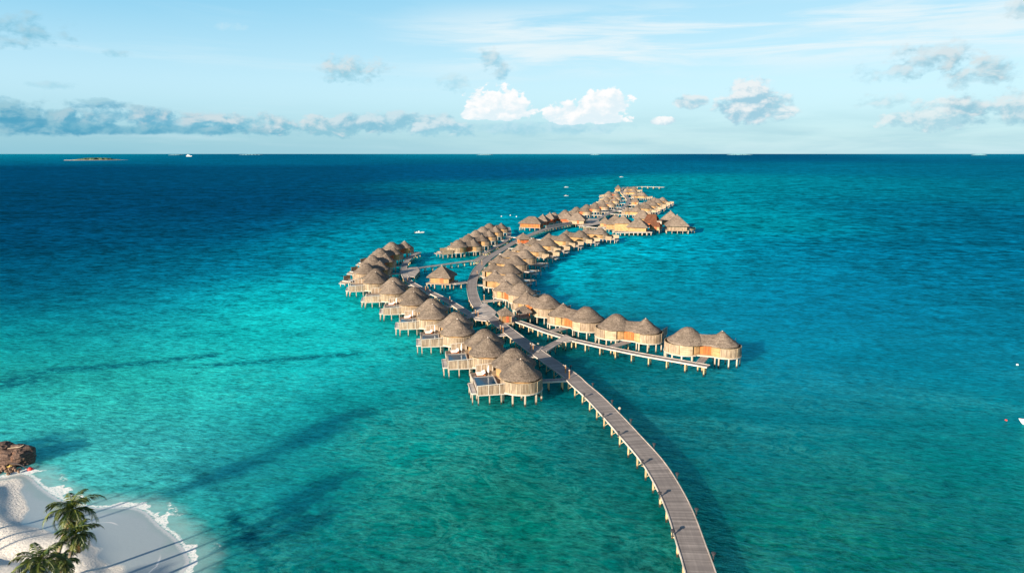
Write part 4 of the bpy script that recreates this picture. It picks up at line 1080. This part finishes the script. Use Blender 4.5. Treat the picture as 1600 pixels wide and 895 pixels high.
place_lamp(846, 541, 1, 'pale round-headed post beside the small lookout deck', True)

# ------------------------------------------------------------------ palms
def frond(b, origin, az, el, length, droop, rr):
    n = 11; pts = []; p = Vector(origin); e = el; step = length/n
    for i in range(n+1):
        pts.append(p.copy()); d = Vector((math.cos(az)*math.cos(e), math.sin(az)*math.cos(e), math.sin(e)))
        p = p+d*step; e -= droop/n*(1+.8*i/n)
    b.tube(pts, [.045*(1-i/(n+1))+.008 for i in range(n+1)], 4, False)
    for i in range(1, n+1):
        for sub in (0, .33, .66):
            if i == n and sub: continue
            f = (i+sub)/n
            pa = pts[i] if sub == 0 else pts[i].lerp(pts[min(i+1, n)], sub)
            d = (pts[min(i+1, n)]-pts[i-1]).normalized(); side = d.cross(Vector((0, 0, 1))).normalized(); up = side.cross(d)
            L = length*.24*math.sin(min(1, f*1.15+.12)*PI*.86)**.7+.12
            for s in (-1, 1):
                dirv = (side*s*(.8+rr.uniform(-.1, .1)) + d*.55 + up*(.12+rr.uniform(-.1, .12)) - Vector((0, 0, .35+rr.uniform(0, .3)))).normalized()
                w = d*.04; tip = pa+dirv*L; mid = pa+dirv*L*.5+Vector((0, 0, .05))
                k = len(b.v); b.v += [tuple(pa-w*.6), tuple(pa+w*.6), tuple(mid+w), tuple(tip-Vector((0, 0, L*.18))), tuple(mid-w)]
                b.f.append((k, k+1, k+2, k+3, k+4))
def palm(base, top, crown, nf, seed, label, group=None, drylabel=None):
    rr = random.Random(seed); base = Vector(base); top = Vector(top)
    root = empty('palm_tree', base); tag(root, label, 'palm tree', group)
    rel = top-base; b = MB(); pts = []; rad = []
    for i in range(15):
        f = i/14; q = Vector((rel.x*f**1.5, rel.y*f**1.5, rel.z*f)); pts.append(q); rad.append(.21*(1-f)**.6*.55+.12+(.015 if i % 2 else 0))
    b.tube(pts, rad, 9); b.build('trunk', M_TRUNK, root, smooth=True)
    c = MB(); az = rr.uniform(0, 6)
    for i in range(nf):
        az += 2.399; f = i/nf; el = R_(78-108*f+rr.uniform(-8, 8))
        frond(c, rel+Vector((0, 0, .1-.3*f)), az+rr.uniform(-.15, .15), el, crown*(.75+.35*math.sin(f*PI))*rr.uniform(.88, 1.08), R_(66+48*f), rr)
    c.build('crown', M_LEAF, root)
    dd = MB()
    for i in range(3): frond(dd, rel+Vector((0, 0, -.3)), rr.uniform(0, 6.3), R_(-58), crown*.62, R_(20), rr)
    dd.build('dead_frond', M_LEAFDRY, root)
    cn = MB()
    for k in range(7):
        a = k*.9; cx, cy = rel.x+.28*math.cos(a), rel.y+.28*math.sin(a)
        cn.lathe([(.01, rel.z-.52), (.12, rel.z-.45), (.14, rel.z-.35), (.1, rel.z-.25), (.01, rel.z-.2)], cx, cy, 7)
    cn.build('coconuts', m_coco, root, smooth=True)
    return root
m_coco = m_plain('coconut', (.24, .20, .05), .5, .2)
def palm_px(px, py, h, leanx, leany, crown, nf, seed, label):
    top = G(px, py, h+1.2); palm((top.x-leanx, top.y-leany, 1.1), top, crown, nf, seed, label)
palm_px(113, 795, 8.8, 2.6, .6, 3.5, 22, 11, 'tallest coconut palm with full crown on the beach, uppermost of the palms')
palm_px(119, 834, 7.0, 1.8, .3, 2.8, 18, 12, 'coconut palm just below the uppermost palm, yellowish drooping fronds')
palm_px(62, 878, 7.8, .6, 0, 3.3, 20, 13, 'coconut palm at the bottom edge, leftmost of the beach palms')
palm_px(99, 878, 5.2, -.8, .2, 2.1, 15, 14, 'low dark coconut palm tucked between the leftmost palm and the others')
# the grove beyond the frame edge whose shade lies on the beach and the shallows
gr = [(-98, 41, 24), (-91, 53, 25), (-86, 63, 24), (-97, 12, 23), (-128, 60, 20)]
for i, (x, y, h) in enumerate(gr):
    palm((x, y, 1.0), (x+rnd.uniform(-1.5, 1.5), y+rnd.uniform(-1, 1.5), h), 4.4, 24, 40+i, 'tall coconut palm in the grove behind the beach', 'palms of the grove behind the beach')

# ------------------------------------------------------------------ rock, rubble, rope, buoys
from mathutils import noise as mn
def rock_mesh(rx, ry, rz_, seed, sub=4, amp=.3, fr=.9):
    import bmesh
    bm = bmesh.new(); bmesh.ops.create_icosphere(bm, subdivisions=sub, radius=1)
    for v in bm.verts:
        p = v.co.copy(); o = Vector((seed*3.1, seed*1.7, 0))
        k = 1+amp*mn.noise(p*fr+o)+amp*.45*mn.noise(p*2.3+o)+amp*.22*mn.noise(p*6+o)
        q = Vector((round(p.x*2.3)/2.3, round(p.y*2.3)/2.3, round(p.z*2.3)/2.3)); p = p.lerp(q, .28)
        v.co = Vector((p.x*rx, p.y*ry, p.z*rz_))*k
    me = bpy.data.meshes.new('rock'); bm.to_mesh(me); bm.free(); return me
def rock_fn(t, p):
    co = objco(t)
    lay = t.noise(t.vm('MULTIPLY', co, (.5, .5, 3.0)), 2.0, 6, .7, .6)
    c = t.mix(t.rng(lay, .35, .65), (.05, .028, .02), (.20, .13, .10))
    x = t.sep(co)[0]
    c = t.mix(t.m('MULTIPLY', t.rng(t.m('ADD', x, t.m('MULTIPLY', t.noise(co, 1, 4), 3)), 1.4, -1.0), .75), c, (.32, .13, .05))
    c = t.mix(t.rng(t.noise(co, 5, 5, .8), .6, .72, 0, .6), c, (.40, .33, .27))
    t.put(p.inputs['Base Color'], c); p.inputs['Roughness'].default_value = .9
    t.put(p.inputs['Normal'], t.bump(t.m('ADD', lay, t.noise(co, 4, 6, .75)), .9, .3))
M_ROCK = mat('brown_rock', rock_fn)
g = G(12, 728)
root = empty('boulder', g); tag(root, 'large brown layered boulder standing in the shallows at the left edge', 'boulder')
for (x, y, z, rx, ry, rz_, s, nm) in ((-.4, 1.2, .9, 3.6, 2.3, 1.9, 2, 'main_block'), (-1.6, 1.7, 2.5, 1.7, 1.5, 1.0, 5, 'upper_block'), (1.9, 1.1, 1.0, 1.7, 1.7, 1.5, 8, 'side_block')):
    me = rock_mesh(rx, ry, rz_, s); me.materials.append(M_ROCK); o = bpy.data.objects.new(nm, me); COL.objects.link(o); o.parent = root; o.location = (x, y, z)
b = MB(); b.tube([(-.9, .9, 2.6), (.8, .9, 2.85), (1.8, .8, 3.0), (2.6, .7, 3.4)], [.09, .08, .06, .03], 6); b.build('dead_branch', M_TRUNK, root)
rub = MB(); 
bmv = []
import bmesh
bm = bmesh.new()
for i in range(70):
    s = rnd.uniform(.18, .5); mtx = Matrix.Translation((rnd.gauss(-.2, 1.8), rnd.gauss(-1.9, .5), rnd.uniform(.0, .55))) @ Matrix.Rotation(rnd.uniform(0, 6), 4, Vector((rnd.random(), rnd.random(), 1)).normalized()) @ Matrix.Diagonal((s, s*.8, s*.6, 1))
    bmesh.ops.create_icosphere(bm, subdivisions=1, radius=1, matrix=mtx)
me = bpy.data.meshes.new('rubble'); bm.to_mesh(me); bm.free(); me.materials.append(m_plain('rubble', (.20, .13, .09), .9, .7, 1.6))
o = bpy.data.objects.new('rubble', me); COL.objects.link(o); o.location = (g.x, g.y, 0); tag(o, 'loose brown rubble stones at the foot of the boulder', 'rubble', kind='stuff')
g2 = G(15, 732); me = rock_mesh(.8, .5, .45, 13, 3, .5, 1.5); me.materials.append(m_plain('yellow_coral', (.50, .36, .10), .9, .4)); o = bpy.data.objects.new('coral_rock', me); COL.objects.link(o); o.location = (g2.x, g2.y, .2)
tag(o, 'yellowish lump of coral rock below the brown boulder', 'rock')
ga, gb = G(17, 724, .8), G(44, 733.5, .1)
b = MB(); n = 10; mid = (ga+gb)/2
P = [Vector((0, 0, .8))+(Vector((gb.x-ga.x, gb.y-ga.y, -.6)))*f+Vector((0, 0, .35*math.sin(f*PI))) for f in [i/n for i in range(n+1)]]
b.tube(P, .08, 6); o = b.build('mooring_rope', m_plain('dark_rope', (.05, .045, .05), .8), None, loc=(ga.x, ga.y, 0)); tag(o, 'dark thick rope running from the boulder to the red buoy', 'rope')
def buoy(px, py, r, label, material, grp=None):
    g = G(px, py); root = empty('buoy', g); tag(root, label, 'buoy', grp)
    b = MB(); b.lathe([(.01, -r*.7), (r*.7, -r*.5), (r, .1*r), (r*.85, .6*r), (r*.45, .95*r), (.01, 1.05*r)], 0, 0, 14); b.build('float', material, root, smooth=True)
    b = MB(); b.lathe([(.08, r), (.1, r*1.25), (.01, r*1.35)], 0, 0, 8); b.build('eyelet', M_LAMP, root)
M_RB = m_plain('red_plastic', (.75, .05, .04), .4, .05); M_WB = m_plain('white_plastic', (.8, .72, .68), .4, .05)
buoy(47.5, 733.5, .42, 'round red buoy at the end of the rope by the beach', M_RB)
buoy(1572, 656.5, .22, 'small red and white buoy just left of the white boat bow', M_RB)
buoy(1589.5, 570, .28, 'small pale buoy near the right edge, above the white boat', M_WB)
for i, (a, b_) in enumerate([(783.5, 338.5), (797.5, 336.8), (807, 338.8)]): buoy(a, b_, .55, 'white buoy beyond the middle row, %s of three' % ['leftmost', 'middle', 'rightmost'][i], M_WB, 'white buoys beyond the middle row')

# ------------------------------------------------------------------ boats
def boat(loc3, rz, L, Wd, label, name='motorboat'):
    root = empty(name, loc3, rz); tag(root, label, 'boat')
    secs = [(-.5, 1.0, .9), (-.25, 1.0, .92), (0, .98, .96), (.2, .86, 1.02), (.35, .6, 1.1), (.5, .28, 1.12), (.62, .02, 1.15)]
    b = MB(); n = 6
    for sx, wf, hf in secs:
        w = Wd/2*wf; h = L*.12*hf
        b.v += [(sx*L, -w, h), (sx*L*(.985 if sx < .3 else .9), -w*.8, h*.3), (sx*L*(.93 if sx < .3 else .76), -w*.3, -.25), (sx*L*(.93 if sx < .3 else .76), w*.3, -.25), (sx*L*(.985 if sx < .3 else .9), w*.8, h*.3), (sx*L, w, h)]
    for i in range(len(secs)-1):
        for k in range(n-1): b.f.append((i*n+k, (i+1)*n+k, (i+1)*n+k+1, i*n+k+1))
    b.f.append(tuple(range(n)))
    b.build('hull', M_BOAT, root, smooth=False)
    d = MB(); m = 0
    for sx, wf, hf in secs: w = Wd/2*wf*.96; h = L*.12*hf-.08; d.v += [(sx*L, -w, h), (sx*L, w, h)]
    for i in range(len(secs)-1): d.f.append((i*2, i*2+1, i*2+3, i*2+2))
    d.build('deck', M_BOAT2, root)
    c = MB(); c.box(-.05*L, 0, L*.12+.3, L*.16, Wd*.45, .75); c.build('console', M_BOAT, root)
    c = MB(); c.bar((.04*L, -Wd*.25, L*.12+.75), (.04*L, Wd*.25, L*.12+.75), .06, .45); c.build('windscreen', M_POOL, root)
    c = MB(); c.box(-.53*L, 0, L*.1, .45, .5, 1.1); c.build('outboard_engine', M_LAMP, root)
    c = MB(); c.box(-.28*L, 0, L*.12+.05, .5, Wd*.7, .4); c.build('bench', M_BOAT2, root)
M_BOAT = m_plain('boat_gelcoat', (.60, .60, .58), .25, .03, spec=.5); M_BOAT2 = m_plain('boat_deck', (.66, .62, .55), .6, .05)
g = G(1590, 661); boat((g.x+3.6, g.y-2.9, 0), R_(142), 7.4, 2.4, 'white motorboat at the right edge, only its pointed bow showing')
g = G(884.5, 306.5); boat(tuple(g), R_(12), 5, 1.6, 'nearer of two small white boats on the open sea beyond the upper row')
g = G(884.5, 293); boat(tuple(g), R_(5), 6, 1.7, 'farther of two small white boats on the open sea beyond the upper row')
g = G(970.5, 277); boat(tuple(g), R_(10), 8, 2.2, 'tiny white boat on the open sea beyond the far tip of the resort')
g = G(655, 364); boat(tuple(g), R_(8), 5.5, 1.4, 'low white skiff just beyond the far end of the left arm')
# ship on the horizon
g = Vector((ray(295, 244).x, ray(295, 244).y, 0)).normalized()*14000
root = empty('ship', g, R_(10)); tag(root, 'tiny white ship on the horizon, right of the nearer island', 'ship')
b = MB()
for sx in range(1): b.add([(-45, -7, 0), (45, -7, 0), (45, 7, 0), (-45, 7, 0), (-47, -8, 12), (58, -1, 16), (58, 1, 16), (-47, 8, 12)], [(0,3,2,1),(4,5,6,7),(0,1,5,4),(1,2,6,5),(2,3,7,6),(3,0,4,7)])
b.build('hull', M_BOAT, root)
b = MB(); b.box(-8, 0, 19, 60, 11, 13); b.box(-10, 0, 29, 38, 9, 8); b.build('cabin', M_BOAT, root)
b = MB(); b.box(-12, 0, 38, 6, 3, 10); b.build('funnel', M_BOAT2, root)

# ------------------------------------------------------------------ far islands
M_ISL = mat('island_green', lambda t, p: (t.put(p.inputs['Base Color'], t.mix(t.rng(t.noise(objco(t), .03, 4), .35, .65), (.03, .07, .04), (.09, .13, .06))), t.put(p.inputs['Roughness'], .9)))
M_ISLF = mat('island_far', lambda t, p: (t.put(p.inputs['Base Color'], (.12, .27, .33)), t.put(p.inputs['Roughness'], 1.0)))  # distance haze painted into the islets' flat colour
M_ISLS = m_plain('island_sand', (.55, .50, .42), .9, .1, .02)
def island(px, wpx, dist, h, green, label, sandw=1.15):
    d = ray(px, 241); v = Vector((d.x, d.y, 0)).normalized()*dist; a = math.atan2(v.y, v.x)-PI/2
    half = wpx/2/1067*dist
    b = MB(); n = 60; rr = random.Random(int(px))
    b.lathe([(half*sandw, -.5), (half*sandw*.99, 1.6), (half*.9, 2.4), (.1, 2.5)], 0, 0, 40)
    o = b.build('island', M_ISLS if green is M_ISL else green, None); o.location = v; o.scale = (1, .4, 1); o.rotation_euler = (0, 0, a); tag(o, kind='structure'); o['label'] = label+' sand flat'
    import bmesh
    bm = bmesh.new()
    for i in range(150):
        ang = rr.uniform(0, 6.28); r = half*.93*math.sqrt(rr.random()); s = h*rr.uniform(.4, .62)
        x, y = r*math.cos(ang), r*math.sin(ang)*.36
        k = max(.3, 1-(abs(x)/half)**2.4)
        s = max(s, half*.05)
        bmesh.ops.create_icosphere(bm, subdivisions=2, radius=1, matrix=Matrix.Translation((x, y, h*.4*k)) @ Matrix.Diagonal((s*1.5, s*1.5, h*.5*k*rr.uniform(.7, 1.15), 1)))
    for vv in bm.verts: vv.co += Vector((rr.uniform(-1, 1), rr.uniform(-1, 1), rr.uniform(-1, 1)))*h*.05
    me = bpy.data.meshes.new('island_wood'); bm.to_mesh(me); bm.free(); me.materials.append(green)
    o = bpy.data.objects.new('island_wood', me); COL.objects.link(o); o.location = v; o.rotation_euler = (0, 0, a); tag(o, label+' wood', 'wood', kind='stuff')
island(150, 54, 6500, 21, M_ISL, 'low green island near the left end of the horizon', 1.35)
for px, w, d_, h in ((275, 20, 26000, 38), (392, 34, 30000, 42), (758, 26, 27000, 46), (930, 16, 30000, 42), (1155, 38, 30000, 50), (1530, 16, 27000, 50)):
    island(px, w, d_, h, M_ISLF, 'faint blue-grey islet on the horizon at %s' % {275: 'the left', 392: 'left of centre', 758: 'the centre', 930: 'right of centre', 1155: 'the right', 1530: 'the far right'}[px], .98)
